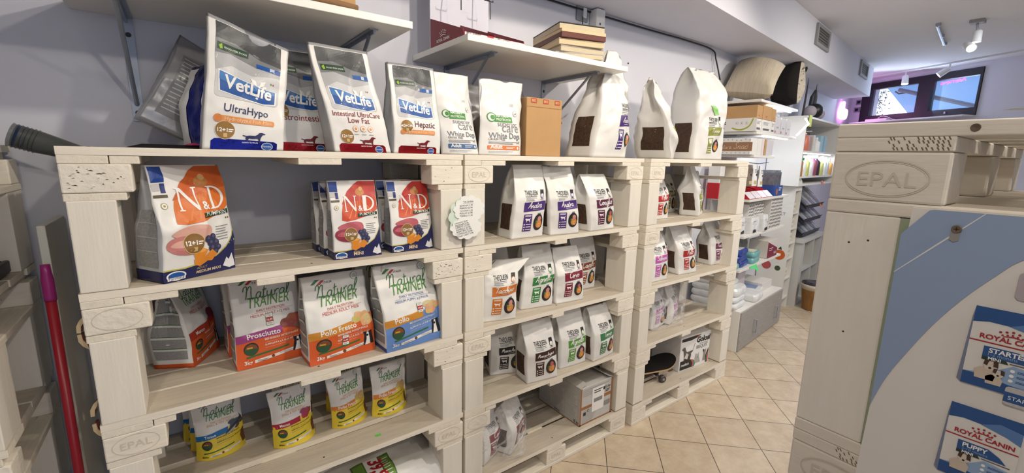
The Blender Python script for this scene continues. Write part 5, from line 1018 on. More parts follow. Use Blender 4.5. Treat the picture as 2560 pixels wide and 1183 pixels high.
# neon hand sign on the rear wall near the corner, with sockets
t = thing('neon_sign', 'glowing pink thumbs up neon sign on the corner wall', 'neon sign', w2(4.82, .012, 2.53), PH)
t.scale = (2.0, 1, 1)
hand = smoothpath([(-.09, -.1, 0), (-.1, .0, 0), (-.07, .04, 0), (-.06, .12, 0), (-.02, .13, 0), (-.01, .04, 0), (.1, .03, 0), (.1, -.07, 0), (.04, -.11, 0), (-.09, -.1, 0)], 4)
b = MB(); b.tube([(p.x, -.03, p.y) for p in hand], .012, mat('pink_neon', (255, 150, 245), .4, emit=9)); b.obj('neon_tube', t, smooth=True); b = MB(); b.prism([(p.x * .9, p.y * .9) for p in hand[:-1]], 'y', -.032, -.026, mat('pink_neon_fill', (255, 200, 250), .4, emit=5)); b.obj('neon_fill', t)
b = MB(); b.box(-.13, -.012, -.14, .13, -.008, .16, mat('clear_acrylic', (240, 235, 245), .1, alpha=.25)); b.obj('acrylic_plate', t)
pl = bpy.data.lights.new('neon_glow', 'POINT'); pl.energy = .9; pl.color = (1, .35, .9); pl.shadow_soft_size = .1; o = bpy.data.objects.new('neon_glow', pl); COL.objects.link(o); o.location = w2(4.82, .16, 2.53)
for k, (s, z, lb) in enumerate(((-.2, 2.72, 'grey square socket beside the neon sign, upper one'), (-.22, 2.6, 'grey square socket beside the neon sign, lower one'))):
    b = MB(); fbox(b, s - .05, s + .05, z - .04, z + .04, 0.001, .012, mat('grey_socket_plate', (138, 142, 150))); fbox(b, s - .025, s + .025, z - .02, z + .02, .0125, .018, M_BLACK); tag(b.obj('wall_socket'), lb, 'socket')
# ceiling fittings
def spot_head(parent, p, aim, sc=1., emit=25, m=None):
    d = (Vector(aim)).normalized(); b = MB(); q = d.to_track_quat('Z', 'Y'); b.lathe([(.02, 0), (.032, .012), (.034, .1), (.036, .11), (.031, .108), (.029, .1)], 0, 0, 0, m or M_WHITE, 18); o = b.obj('lamp_head', parent, smooth=True); o.rotation_mode = 'QUATERNION'; o.rotation_quaternion = q; o.location = p; o.scale = (sc,) * 3
    b = MB(); b.lathe([(.0, .1), (.028, .1), (.028, .102), (0, .102)], 0, 0, 0, mat('lamp_glow', (255, 244, 220), .5, emit=emit), 16); b.obj('lens', o)
    return o
t = thing('ceiling_spot', 'double white ceiling spot with a grey base plate, its lower head lit', 'spotlight', (6.044, .949, 3.05))
b = MB(); b.box(-.05, -.05, -.03, .05, .05, 0, mat('grey_vent_frame', (150, 150, 150))); b.obj('base_plate', t, bevel=.003); b = MB(); b.tube([(0, 0, -.03), (0, -.01, -.09)], .009, M_METAL); b.obj('arm', t)
spot_head(t, (0, -.015, -.09), (-.05, -.02, -1), 1.0, 20); spot_head(t, (.02, .05, -.2), (-.75, -.45, -.5), 1.1, 20)
for s, lb, q in ((.705, 'white track spot hanging in front of the window mullion', (-.2, -.1, -1)), (1.25, 'white track spot tilted to the left, in front of the right pane', (-.2, .7, -.6))):
    t = thing('track_spot', lb, 'spotlight', fwp(s, 3.03, .3), 0, 'track spots by the window'); b = MB(); b.tube([(0, 0, 0), (0, 0, -.05)], .01, M_WHITE); b.obj('stem', t); spot_head(t, (0, 0, -.05), q, 1.15, 30)
b = MB(); fbox(b, -.6, 3.2, 3.03, 3.049, .28, .32, M_WHITE); tag(b.obj('light_track'), 'thin white ceiling track carrying the two spots by the window', 'track')
t = thing('ceiling_bracket', 'short thin metal rod bracket fixed to the ceiling', 'bracket', (6.39, 1.25, 3.05)); b = MB(); b.tube([(-.48, -.05, -.02), (.48, .06, -.02)], .013, M_METAL); b.obj('rod', t)
for k in (-.48, 0.05, .48):
    b = MB(); b.lathe([(.02, 0), (.02, -.025), (.012, -.03)], k, k * .115, 0, M_METAL, 12); b.obj('foot', t)
# ---------------------------------------------------------------- pallet display stand on the right
DX, DY = .8836, .281; M_EMB2 = mat('stamp_groove_soft', (204, 194, 178), .85)
t = thing('pallet_display', 'whitewashed pallet stand with a printed poster board, close at the right edge', 'display stand', (DX, DY, 0), -math.pi / 2)
def dpallet(zt, name):
    d = MB(); y = 0
    for k, pw in enumerate((.145, .1, .145, .1, .145)): d.box(0, y, zt - .022, 1.2, y + pw, zt, M_DISP); y += pw + .041
    d.lathe([(.0065, 0), (.0065, .0012), (.003, .0012)], 0, 0, 0, M_DARKM, 10) if False else None
    dk = d.obj(name, t, bevel=.002)
    for s0, w_ in ((0, .145), (.5275, .145), (1.055, .145)):
        b = MB(); b.box(s0, 0, zt - .044, s0 + w_, .8, zt - .0222, M_DISP)
        if s0 == 0:
            r = random.Random(8)
            for i in range(13):
                for j in range(4):
                    x = .07 + .0056 * i + .002 * r.random(); z0 = zt - .042 + .005 * j; dx = .004
                    if r.random() < .5 + .05 * i: b.add([(x, -.0005, z0), (x + .0016, -.0005, z0), (x + .0016 - dx * .55, -.0005, z0 + .0045), (x - dx * .6, -.0005, z0 + .0045)], [(0, 1, 2, 3)], mat('saw_mark', (120, 100, 76), .9))
        b.obj('stringer', dk, bevel=.002)
    for row, yy in enumerate((0, .35, .7)):
        for s0 in (0, .5275, 1.055):
            b = MB(); b.box(s0, yy, zt - .122, s0 + .145, yy + .1, zt - .0442, M_DISP)
            if row == 0:
                a = Art(); e = [(.0725 + .052 * math.cos(q * math.pi / 24), .036 + .028 * math.sin(q * math.pi / 24)) for q in range(49)]; a.ribbon(e, .0018, M_EMB2, 0); e = [(.0725 + .0495 * math.cos(q * math.pi / 24), .036 + .0255 * math.sin(q * math.pi / 24)) for q in range(49)]; a.ribbon(e, .0008, M_DISP, 0)
                a.text('EPAL', .037, .024, M_EMB2, w=.074, lay=0, sx=1.1); a.put(b, planar((s0, 0, zt - .122), (1, 0, 0), (0, 0, 1), (0, -1, 0)), .03)
            b.obj('block', dk, bevel=.004)
    for yy in (0, .35, .7):
        b = MB(); b.box(0, yy, zt - .144, 1.2, yy + .1, zt - .1222, M_DISP); b.obj('bottom_board', dk, bevel=.003)
    return dk
d1 = dpallet(1.783, 'top_pallet'); d2 = dpallet(1.249, 'middle_pallet'); d3 = dpallet(.144, 'floor_pallet')
for (x, z0) in ((.161, 1.772),):
    b = MB(); b.lathe([(.0055, 0), (.005, .0012), (.0, .0006)], 0, 0, 0, mat('rusty_screw', (104, 90, 76), .6, .5), 12); o = b.obj('screw', d1); o.location = (x, -.0002, z0); o.rotation_euler = (math.pi / 2, 0, 0)
for z0, z1 in ((1.2492, 1.6388), (.1442, 1.1048)):
    for s0 in (0, 1.1):
        for yy in (.001, .65):
            b = MB(); b.box(s0, yy, z0, s0 + .1, yy + .15, z1, M_WOODZ)
            if s0 == 0 and yy < .1 and z0 > 1:
                for hx, hz in ((.039, 1.59), (.064, 1.597), (.051, 1.436)): b.add([(hx + .0016 * math.cos(q), .0006, hz + .0016 * math.sin(q)) for q in (0, .8, 1.6, 2.4, 3.2, 4, 4.8, 5.6)], [tuple(range(8))], M_CRACK)
            b.obj('post', t, bevel=.003)
b = MB(); b.box(.1005, -.0005, 1.2505, 1.1, .015, 1.638, mat('sage_green_board', (150, 162, 136), .6)); b.obj('backing_board', t)
# poster
P_ = MB(); P_.prism([(.1125, 1.656), (.1015, 1.19), (.099, 1.0), (1.18, 1.0), (1.18, 1.656)], 'y', -.0062, -.0012, mat('poster_board', (226, 221, 214), .55)); po = P_.obj('poster_board', t)
a = Art(); PB = inkmat((146, 164, 194)); PW = inkmat((214, 208, 200)); PL_ = inkmat((222, 222, 222))
def arc(c0, c1, n=14):
    return [(c0[0] + (c1[0] - c0[0]) * q / n, c0[1] + (c1[1] - c0[1]) * q / n) for q in range(n + 1)]
inner = smoothpath([(.1048, 1.325, 0), (.108, 1.342, 0), (.119, 1.385, 0), (.137, 1.433, 0), (.16, 1.487, 0), (.185, 1.534, 0), (.21, 1.572, 0), (.231, 1.599, 0), (.27, 1.625, 0), (.33, 1.645, 0), (.42, 1.6555, 0)], 4)
outer = smoothpath([(.133, 1.6555, 0), (.122, 1.645, 0), (.112, 1.63, 0), (.1118, 1.615, 0)], 4)
for i in range(0, len(inner) - 1):    # blue field in strips from arc to the top edge
    p, q = inner[i], inner[i + 1]
    def topz(x): return 1.6555 if x >= .133 else 1.615 + (x - .1046) / .0284 * .0405
    if q.x - p.x > 1e-6: a.poly([(p.x, p.y), (q.x, q.y), (q.x, topz(q.x)), (p.x, topz(p.x))], PB, 1)
a.ribbon([(.1046, 1.555), (.15, 1.609), (.189, 1.6555)], .0022, PL_, 2)
def poster_pack(x, y, w, h, l1, l2, sk):
    f = lambda u, v: (x + u * w + sk * v * .0, y + v * h)
    NV_ = inkmat((44, 84, 140)); LB = inkmat((146, 172, 204)); WB = inkmat((226, 222, 214))
    a.poly([f(0, 0), f(1, 0), f(1, 1), f(.0, 1)], WB, 3); a.poly([f(-.06, .04), f(0, 0), f(0, 1), f(-.02, .86)], inkmat((120, 128, 150)), 3)
    a.poly([f(0, .8), f(.2, .83), f(.5, .82), f(.8, .76), f(1, .7), f(1, 1), f(0, 1)], NV_, 4); a.poly([f(.45, .82), f(.8, .76), f(1, .7), f(1, .86), f(.7, .9)], inkmat((90, 126, 176)), 5)
    a.poly([f(0, 0), f(1, 0), f(1, .1), f(.6, .12), f(.3, .16), f(0, .16)], NV_, 4); a.poly([f(0, .16), f(.3, .16), f(.6, .12), f(1, .1), f(1, .32), f(.6, .36), f(.3, .2)], LB, 4)
    a.text('ROYAL CANIN', f(.12, .62)[0], f(0, .62)[1], inkmat((168, 36, 44)), w=w * .82, lay=6, bold=.03); a.poly([f(0, .57), f(1, .57), f(1, .585), f(0, .585)], inkmat((168, 36, 44)), 5)
    for i in range(5): a.circ(*f(.36 + .075 * i, .76 - .012 * abs(2 - i)), w * .02, inkmat((168, 36, 44)), 6, 8); a.circ(*f(.39 + .06 * i, .725 - .01 * abs(2 - i)), w * .016, inkmat((168, 36, 44)), 6, 8)
    a.ribbon([f(.4, .69), f(.52, .705), f(.64, .69)], w * .025, inkmat((168, 36, 44)), 6)
    a.poly([f(.2, .4), f(.2, .53), f(.62, .53), f(.78, .47), f(.88, .4)], NV_, 5); a.text(l1, f(.27, .46)[0], f(0, .46)[1], WH, w=w * .07 * len(l1), lay=6, bold=.03); a.text(l2, f(.27, .42)[0], f(0, .42)[1], LB, w=w * .36, lay=6)
    a.poly([f(.2, .36), f(.2, .4), f(.5, .4), f(.54, .36)], inkmat((46, 62, 48)), 5); a.text('MINI', f(.28, .368)[0], f(0, .368)[1], WH, w=w * .16, lay=6, bold=.03); a.lines(f(.55, 0)[0], f(.95, 0)[0], f(0, .385)[1], 1, 0, h * .012, TXT, 6)
    for k in range(3): a.circ(*f(.6, .3 - .06 * k), w * .03, WH, 6, 10); a.lines(f(.66, 0)[0], f(.92, 0)[0], f(0, .31 - .06 * k)[1], 2, h * .015, h * .006, NV_, 6)
    for k, (cx, cy, sc) in enumerate(((.3, .22, 1.), (.42, .16, .8))[:2 if 'START' in l1 else 1]):    # puppy
        q = lambda u, v: f(cx + u * sc, cy + v * sc * .75)
        a.poly([q(-.14, -.14), q(-.16, .0), q(-.08, .06), q(.06, .05), q(.12, -.02), q(.1, -.14)], inkmat((206, 190, 170)), 7); a.circ(*q(.03, .1), w * .085 * sc, inkmat((214, 200, 182)), 8, 14)
        a.poly([q(-.06, .12), q(-.05, .2), q(.01, .2), q(-.01, .1)], inkmat((74, 52, 44)), 9); a.poly([q(.06, .2), q(.12, .19), q(.13, .1), q(.07, .1)], inkmat((74, 52, 44)), 9); a.circ(*q(.03, .07), w * .02 * sc, K, 9, 8)
poster_pack(.199, 1.413, .076, .115, 'STARTER', '1-2 months', 0); poster_pack(.1955, 1.267, .072, .113, 'PUPPY', '2-10 months', 0)
poster_pack(.33, 1.4, .08, .12, 'STARTER', '1-2 months', 0); poster_pack(.32, 1.26, .08, .12, 'PUPPY', '2-10 months', 0)
for x, y in ((.242, 1.4), (.246, 1.25)): a.rrect(x, y, x + .045, y + .026, .004, inkmat((190, 186, 184)), 8); a.rect(x, y + .004, x + .045, y + .018, inkmat((44, 84, 140)), 9); a.text('STARTER', x + .004, y + .008, WH, w=.03, lay=10)
a.rrect(.231, 1.545, .28, 1.583, .006, inkmat((176, 166, 170)), 3)
mb = MB(); a.put(mb, planar((0, -.0062, 0), (1, 0, 0), (0, 0, 1), (0, -1, 0)), 0); mb.obj('poster_print', po, fixn=False)
b = MB(); b.lathe([(.0058, 0), (.005, .0016), (0, .001)], 0, 0, 0, mat('worn_screw', (128, 112, 94), .5, .5), 14); b.box(-.0032, -.0005, .0011, .0032, .0005, .0018, M_CRACK); b.box(-.0005, -.0032, .0011, .0005, .0032, .0018, M_CRACK); o = b.obj('screw', po); o.location = (.164, -.0094, 1.631); o.rotation_euler = (math.pi / 2, 0, 0)
b = MB(); b.add([(-.005, 0, 0), (.005, 0, 0), (.005, 0, -.013), (0, 0, -.016), (-.005, 0, -.013)], [(0, 1, 2, 3, 4)], mat('steel_tab', (170, 168, 160), .4, .6)); o = b.obj('hanger_tab', po); o.location = (.163, -.0088, 1.628)
t = thing('plant_leaf', 'dark green striped leaves lying on top of the pallet stand at the right edge', 'plant', (DX + .25, DY - .26, 1.7835)); t.name = 'leafy_plant'
rr = random.Random(2)
for k in range(7):
    b = MB(); a0 = math.radians(120 + 30 * k); L_ = .09 + .04 * rr.random(); p = [Vector((math.cos(a0) * L_ * q, math.sin(a0) * L_ * q, .004 + .05 * q * (1.4 - q))) for q in (0, .3, .6, .85, 1)]; n = Vector((-math.sin(a0), math.cos(a0), 0))
    vs = [];
    for q, w_ in zip(p, (.004, .018, .02, .012, .001)): vs += [q + n * w_, q - n * w_]
    b.add(vs, [(2 * i, 2 * i + 1, 2 * i + 3, 2 * i + 2) for i in range(4)], mat('dark_leaf', (30, 66, 48), .45, var=.3, vscale=60)); b.obj('leaf', t)

# ---------------------------------------------------------------- white shelving farther along the wall
K0 = Vector((3.89, 1.773, 0))
def kp(s, q, z): p = K0 + U2 * s + N2 * q; return Vector((p.x, p.y, z))
M_GWOOD = mat('grey_wood_front', (164, 160, 156), .6, var=.14, vscale=5, grain=(2, 2, 14), bump=.1, bscale=20)
t = thing('drawer_cabinet', 'low white cabinet with a grey wood front and two bar handles', 'cabinet', kp(0, 0, 0), PH)
b = MB(); b.box(0, .002, .0, 1.19, .4, .385, M_LAM); b.obj('carcass', t, bevel=.002)
b = MB(); b.box(.012, -.012, .012, 1.18, .0015, .375, M_GWOOD); f = b.obj('drawer_front', t, bevel=.002)
for s in (.36, .97):
    b = MB(); b.tube([(s, -.0125, .11), (s, -.04, .112), (s, -.04, .235), (s, -.0125, .237)], .007, M_METAL, 6); b.obj('handle', f)
t = thing('wall_shelving', 'white shelving unit of six boards above the low grey fronted cabinet', 'shelving', kp(0, 0, 0), PH)
b = MB(); b.box(.02, .395, .386, 1.2, .405, 2.22, mat('back_panel', (206, 204, 200), .5)); b.obj('back_panel', t)
for z, s0, s1 in ((.75, .04, 1.2), (1.06, .05, 1.2), (1.385, .09, 1.2), (1.773, .065, .6), (1.972, .065, 1.2), (2.24, .085, 1.14)):
    b = MB(); b.box(s0, .06, z - .022, s1, .394, z, M_LAM); b.obj('shelf_board', t, bevel=.002)
M_LED = mat('led_strip', (235, 240, 255), .5, emit=9)
for z, q in ((2.2165, .12), (1.9485, .12)):
    t = thing('led_strip', 'glowing white light strip under the %s board of the white shelving' % ('top' if z > 2.1 else 'second'), 'light strip', kp(.72, q, z), PH, 'light strips'); b = MB(); b.box(-.3, -.006, -.008, .4, .006, 0, M_LED); b.obj('strip', t)
    area_light('led_light', kp(.75, q, z - .02), .7, 5, (.8, .88, 1), kp(.75, .25, 0), .03).rotation_euler = (0, 0, PH)
def kcarton(label, s0, s1, q0, q1, z, h, m, art=None, sideart=None, group=None, name='carton'):
    o = kp((s0 + s1) / 2, q0, z); return carton(name, label, (o.x, o.y, o.z), math.degrees(PH), s1 - s0, q1 - q0, h, m, art=art, sideart=sideart, group=group, cat='box')
M_WBOX = mat('white_carton', (226, 224, 220), .6); M_PBOX = mat('pale_pink_carton', (222, 210, 212), .6); M_GBOX = mat('pale_grey_carton', (206, 204, 208), .6)
GB1 = 'brown boxes in a row'; GB2 = 'white boxes in a row'
sa = Art(); sa.rrect(0, 0, .33, .11, .004, M_WBOX, 0); sa.text('ent', .02, .06, K, w=.06, lay=1, bold=.03); sa.ribbon([(p.x, p.y) for p in smoothpath([(.13, .03, 0), (.2, .012, 0), (.27, .04, 0), (.3, .105, 0)], 5)], .012, inkmat((160, 168, 50)), 1)
for k in range(3): sa.circ(.17 + .04 * k, .068, .013, inkmat((150, 150, 146)), 1); sa.circ(.17 + .04 * k, .068, .0115, M_WBOX, 2); sa.circ(.17 + .04 * k, .068, .005, inkmat((150, 150, 146)), 3)
sa.lines(.02, .07, .03, 2, .012, .006, TXT, 1)
for k, (s0, s1, nm) in enumerate(((.035, .165, 'nearest'), (.175, .41, 'middle'), (.415, .51, 'farthest'))):
    fa = Art(); w_ = s1 - s0; fa.lines(w_ * .15, w_ * .8, .085, 3, .01, .004, GREYM, 1); fa.rect(w_ * .15, .015, w_ * .8, .032, TXT, 1)
    kcarton('white printed box with bar codes on the second board, %s of the row' % nm, s0, s1, .065, .39, 1.9725, .105, M_WBOX, fa, sa if k == 0 else None, GB2)
    fa = Art(); fa.lines(w_ * .3, w_ * .5, .03, 2, .008, .004, RED, 1)
    kcarton('brown cardboard box stacked on the white boxes, %s of the row' % nm, s0, s1, .065, .39, 2.079, (.108, .118, .11)[k], M_CARD, fa, None, GB1)
for k, (s0, s1, nm) in enumerate(((.52, .68, 'nearest'), (.69, .84, 'middle'), (.85, .99, 'farthest'))):
    fa = Art(); fa.circ(.06, .06, .008, GREYM, 1); fa.circ(.09, .06, .008, GREYM, 1); fa.rect(.01, .01, .03, .03, RED, 1)
    kcarton('pale grey box with small icons right of the white boxes, %s of three' % nm, s0, s1, .065, .3, 1.9725, .15, M_GBOX, fa, None, 'pale grey boxes')
sa = Art(); sa.rect(0, .03, .33, .105, inkmat((150, 110, 80)), 1); sa.script('Natura Snack'.replace('k', 'c') if False else 'Natura', .04, .05, inkmat((214, 190, 160)), w=.12, lay=2, wd=.07); sa.script('Snac', .18, .05, inkmat((214, 190, 160)), w=.11, lay=2, wd=.07); sa.ribbon([(.295, .095), (.295, .055)], .003, inkmat((214, 190, 160)), 2)
r = random.Random(3)
for i in range(9): sa.circ(.02 + .036 * i, .12 + .01 * r.random(), .007, inkmat((186, 184, 184)), 1, 8); sa.circ(.02 + .036 * i, .015, .006, inkmat((186, 184, 184)), 1, 8)
kcarton('box with a brown band and pale lettering on the third board', -.005, .16, .075, .39, 1.774, .14, M_WBOX, None, sa)
for s0, s1, m, lb in ((.168, .265, M_WBOX, 'white carton beside the brown banded box'), (.272, .33, M_PBOX, 'narrow pale pink carton on the third board'), (.345, .39, M_CARD, 'narrow brown carton between pale cartons on the third board'), (.4, .575, M_GBOX, 'pale blue grey carton at the end of the third board')):
    kcarton(lb, s0, s1, .075, .34, 1.774, .142, m)
# red counter trays and hanging white sacks
for k in range(4):
    s0 = .1 + .155 * k; t = thing('counter_tray', 'red card counter tray with a white front label, %s of four' % ('nearest', 'second', 'third', 'farthest')[k], 'display tray', kp(s0, .07, 1.386), PH, 'red counter trays')
    b = MB(); b.prism([(0, 0), (.25, 0), (.25, .11), (.1, .075), (.0, .01)], 'x', 0, .004, M_RED if 'M_RED' in globals() else mat('bright_red_card', (196, 30, 44), .5)); b.prism([(0, 0), (.25, 0), (.25, .11), (.1, .075), (.0, .01)], 'x', .144, .148, mat('bright_red_card', (196, 30, 44))); b.box(.004, 0, 0, .144, .25, .004, mat('bright_red_card', (196, 30, 44))); b.obj('tray', t)
    b = MB(); b.add([(.002, -.002, .004), (.146, -.002, .004), (.146, .055, .06), (.002, .055, .06)], [(0, 1, 2, 3)], mat('label_card', (226, 218, 224), .5)); b.obj('label', t).modifiers.new('t', 'SOLIDIFY').thickness = .002
t = thing('display_box', 'tall white and red display box at the left end of the red trays', 'display box', kp(-.06, .26, 1.386), PH); b = MB(); b.box(-.05, 0, 0, .05, .1, .14, mat('bright_red_card', (196, 30, 44))); b.box(-.05, 0, .1402, .05, .1, .3, M_WHITE); b.obj('box', t)
for k, (s0, z0, c, lb) in enumerate(((.24, 1.5, M_WHITE, 'white printed snack pouch hanging in front of the red trays, nearer one'), (.4, 1.49, M_WHITE, 'white printed snack pouch hanging in front of the red trays, farther one'), (.12, 1.5, mat('brown_pouch', (120, 106, 92), .5), 'brownish snack pouch hanging at the left of the white ones'))):
    B = Bag(.1, .19, .04, 'pil', seed=101 + k); p = kp(s0, .1, z0); t = thing('snack_pouch', lb, 'pouch', p, PH, 'hanging snack pouches'); B.body('pouch', t, c, M_SILV, M_SILV); a = Art(); a.rect(-.035, .02, .035, .05, inkmat((196, 180, 130)), 1); a.circ(.0, .1, .012, K, 1); a.lines(-.03, .03, .15, 3, .012, .005, TXT, 1); B.print_('print', t, a)
b = MB(); b.tube([kp(.1, .1, 1.705), kp(.3, .09, 1.7), kp(.55, .09, 1.712)], .003, M_DARKM); b.tube([kp(.3, .39, 1.72), kp(.3, .09, 1.7)], .003, M_DARKM); tag(b.obj('hanging_rail'), 'thin dark wire rail holding the snack pouches', 'rail')
t = thing('comb_box', 'blue card box full of grey black grooming combs at the end of the red trays', 'display box', kp(.76, .07, 1.386), PH); b = MB(); b.box(0, 0, 0, .24, .25, .1, mat('mid_blue_card', (40, 76, 150), .5)); b.obj('box', t)
for k in range(7): b = MB(); b.box(.01 + .033 * k, .02, .101, .03 + .033 * k, .2, .23 + .01 * (k % 3), mat('grey_black_pack', (110, 112, 118), .3, var=.5, vscale=30)); o = b.obj('comb_pack', t, bevel=.002)
a = Art(); a.circ(.07, .04, .03, inkmat((176, 106, 60)), 1); a.lines(.12, .2, .08, 2, .02, .008, WH, 1); mb = MB(); a.put(mb, planar((0, 0, 0), (1, 0, 0), (0, 0, 1), (0, -1, 0)), 0); mb.obj('print', t, fixn=False)
# zigzag packs
def zigzag(w, h, rows, wd):
    a = Art(); n = max(3, int(w / .02))
    for k in range(rows):
        y = h * (k + .5) / rows; a.ribbon([(w * i / n, y + (h / rows) * .3 * (1 if i % 2 else -1)) for i in range(n + 1)], wd, inkmat((84, 78, 72)), 1)
    return a
for s0, s1, q, z, h, lb in ((.3, .42, .13, 1.0615, .26, 'zigzag patterned carton, left one of the tall row'), (.45, .7, .13, 1.0615, .27, 'zigzag patterned carton, middle one of the tall row'), (.75, 1.1, .08, 1.0615, .3, 'zigzag patterned carton, widest one at the right')):
    kcarton(lb, s0, s1, q, q + .15, z, h, M_WBOX, zigzag(s1 - s0, h, 9, .009), None, 'zigzag cartons', 'patterned_carton')
for x, y, z, lb in ((3.42, 2.0, 1.03, 'low zigzag carton seen through the farthest pallet shelving'), (3.62, 1.95, 1.05, 'second low zigzag carton seen through the farthest pallet shelving')): pass
def soft_pack(name, label, s, q, z, w, d, h, m, m2=None, rz=0, group=None, art=None, cat='pack'):
    t = thing(name, label, cat, kp(s, q, z + .0005), PH + math.radians(rz), group); b = MB(); n = 10; vs = []; fs = []
    for j in range(5):
        v = j / 4; k = 1 - .12 * abs(2 * v - 1) ** 2.5
        for i in range(4 * n):
            a_ = 2 * math.pi * i / (4 * n) ; c, s_ = math.cos(a_), math.sin(a_); e = (abs(c) ** 6 + abs(s_) ** 6) ** (-1 / 6); p = Vector((c * e * w / 2 * k, s_ * e * d / 2 * k, h * v)); p += noise.noise_vector(p * 18 + Vector((s * 9, z * 7, 0))) * .006 * (1 if 0 < j else 0); vs.append(p)
    N_ = 4 * n
    for j in range(4): fs += [(j * N_ + i, j * N_ + (i + 1) % N_, (j + 1) * N_ + (i + 1) % N_, (j + 1) * N_ + i) for i in range(N_)]
    b.add(vs, fs + [tuple(range(N_))[::-1], tuple(range(4 * N_, 5 * N_))], m); b.obj('pack_body', t, smooth=False)
    if art: mb = MB(); art.put(mb, planar((-w / 2, -d / 2 * .96, 0), (1, 0, 0), (0, 0, 1), (0, -1, 0)), 0); mb.obj('print', t, fixn=False)
    if m2: mb = MB(); mb.box(-w * .3, -d * .3, h + .0005, w * .3, d * .3, h + .003, m2); mb.obj('top_label', t)
    return t
M_WPK = mat('white_plastic_pack', (230, 232, 234), .25, bump=.3, bscale=30); M_BPK = mat('blue_plastic_pack', (36, 62, 150), .25, bump=.3, bscale=30); M_TPK = mat('teal_plastic_pack', (116, 176, 178), .3, bump=.3, bscale=30); M_DPK = mat('dark_plastic_pack', (52, 50, 60), .25, bump=.5, bscale=30)
a = Art(); a.lines(.02, .12, .12, 3, .014, .005, GREYM, 1); a.rect(.03, .01, .1, .04, K, 1)
for s, q, w, h, lb in ((.12, .14, .13, .16, 'white and pale blue nappy pack, left of three'), (.34, .1, .2, .15, 'clear white nappy pack in the middle of three'), (.56, .085, .12, .16, 'white nappy pack with a black corner, right of three')): soft_pack('nappy_pack', lb, s, q + .02, 1.0605, w, .12, h, M_WPK, None, 0, 'nappy packs', a)
for s, q, z, m, m2, lb in ((.0, .15, .751, M_TPK, None, 'teal wipes pack at the bottom left'), (.26, .16, .751, M_BPK, None, 'blue wipes pack at the bottom of its stack'), (.19, .16, .807, M_BPK, None, 'blue wipes pack in the middle of its stack'), (.21, .16, .863, M_BPK, M_WPK, 'blue wipes pack with a white lid on top of its stack'), (.5, .14, .751, M_TPK, None, 'teal wipes pack under another one'), (.51, .14, .807, M_TPK, mat('cream_label', (226, 222, 200), .5), 'teal wipes pack with a cream label on top')): soft_pack('wipes_pack', lb, s, q, z, .26 if m == M_BPK else .24, .14, .055, m, m2, 4, 'wipes packs')
soft_pack('dark_pack', 'dark crinkled pack standing behind the blue wipes', .1, .3, .751, .2, .1, .2, M_DPK); soft_pack('clear_pack', 'clear pack of black and white diapers standing behind the teal wipes', .6, .3, .751, .28, .12, .2, mat('mottled_pack', (120, 124, 122), .3, var=.6, vscale=25))
a = Art(); a.poly([(0, 0), (.3, 0), (.3, .08), (.0, .17)], inkmat((126, 22, 54)), 1); a.text('N&D', .2, .025, WH, w=.08, lay=2); a.lines(.04, .17, .1, 2, .02, .006, WH, 2)
kcarton('dark red display box with pale lettering at the right end of the wipes shelf', .78, 1.08, .07, .25, .751, .18, mat('pale_display_card', (214, 208, 202), .6), a)
t = thing('sticky_flag', 'bright green paper flag hanging from the wipes shelf edge', 'paper flag', kp(.36, .058, .75), PH); b = MB(); b.add([(-.08, 0, .0), (.1, 0, .0), (.1, -.03, -.08), (.02, -.012, -.03), (-.07, -.006, -.02)], [(0, 1, 2, 3, 4)], mat('bright_green_paper', (92, 224, 130), .6)); b.obj('paper', t)
# pad packs on the cabinet top
for k, (s, q, z, w, h, lb) in enumerate(((.12, .16, .386, .3, .055, 'white pad pack at the bottom of the near stack'), (.13, .17, .443, .3, .055, 'white and blue pad pack in the middle of the near stack'), (.16, .17, .5, .32, .075, 'white pad pack in a glossy wrap on top of the near stack'), (.14, .25, .577, .3, .05, 'blue topped pad pack on top of the others at the back'), (.5, .12, .386, .26, .075, 'single white pad pack in the middle of the cabinet top'), (.78, .2, .386, .26, .05, 'flat blue white pad pack near the right end'))): soft_pack('pad_pack', lb, s, q, z, w, .24, h, M_WPK, mat('pale_blue_print', (120, 144, 190), .3) if k in (1, 3, 5) else None, (0, 3, 5, 0, 4, 8)[k], 'pad packs on the cabinet')
for k in range(5): soft_pack('pad_pack', 'white pad pack in the tall pile behind the farthest pallet shelving, %s' % ('bottom one', 'second from the bottom', 'third from the bottom', 'fourth from the bottom', 'top one')[k], -.12, .25, .386 + .064 * k, .2, .26, .062, M_WPK, mat('pale_blue_print', (120, 144, 190)) if k == 4 else None, 0, 'pad packs on the cabinet')
kcarton('white photo printed box tilted behind the pad packs', .55, .75, .24, .37, .386, .21, M_PBOX); kcarton('pale flat box at the right end of the cabinet top', .86, 1.16, .1, .36, .386, .08, M_WBOX)
# cushions on the top board
def cushion(label, c, r, q, mf, mb2):
    t = thing('cushion', label, 'cushion', c); t.rotation_euler = r; b = MB(); n = 18
    for sgn, m in ((-1, mf), (1, mb2)):
        vs = []
        for j in range(n + 1):
            for i in range(n + 1):
                u, v = -1 + 2 * i / n, -1 + 2 * j / n; e = (max(0, 1 - u ** 2) * max(0, 1 - v ** 2)) ** .42; p = Vector((u * q[0] * (1 - .07 * (1 - v * v)), sgn * q[1] * e, v * q[2] * (1 - .07 * (1 - u * u)))); p.y += noise.noise(p * 7) * .012 * e; vs.append(p)
        b.add(vs, [(j * (n + 1) + i, j * (n + 1) + i + 1, (j + 1) * (n + 1) + i + 1, (j + 1) * (n + 1) + i) for j in range(n) for i in range(n)], m)
    return b, t
M_CRM = mat('cream_knit', (206, 194, 172), .9, var=.14, vscale=4, grain=(14, 1, 1.5), bump=.9, bscale=12); M_BLKC = mat('black_velvet', (34, 30, 29), .9); M_FLO = mat('floral_cotton', (196, 186, 170), .9, var=.2, vscale=20, spots=((50, 48, 46), 26.0, .56))
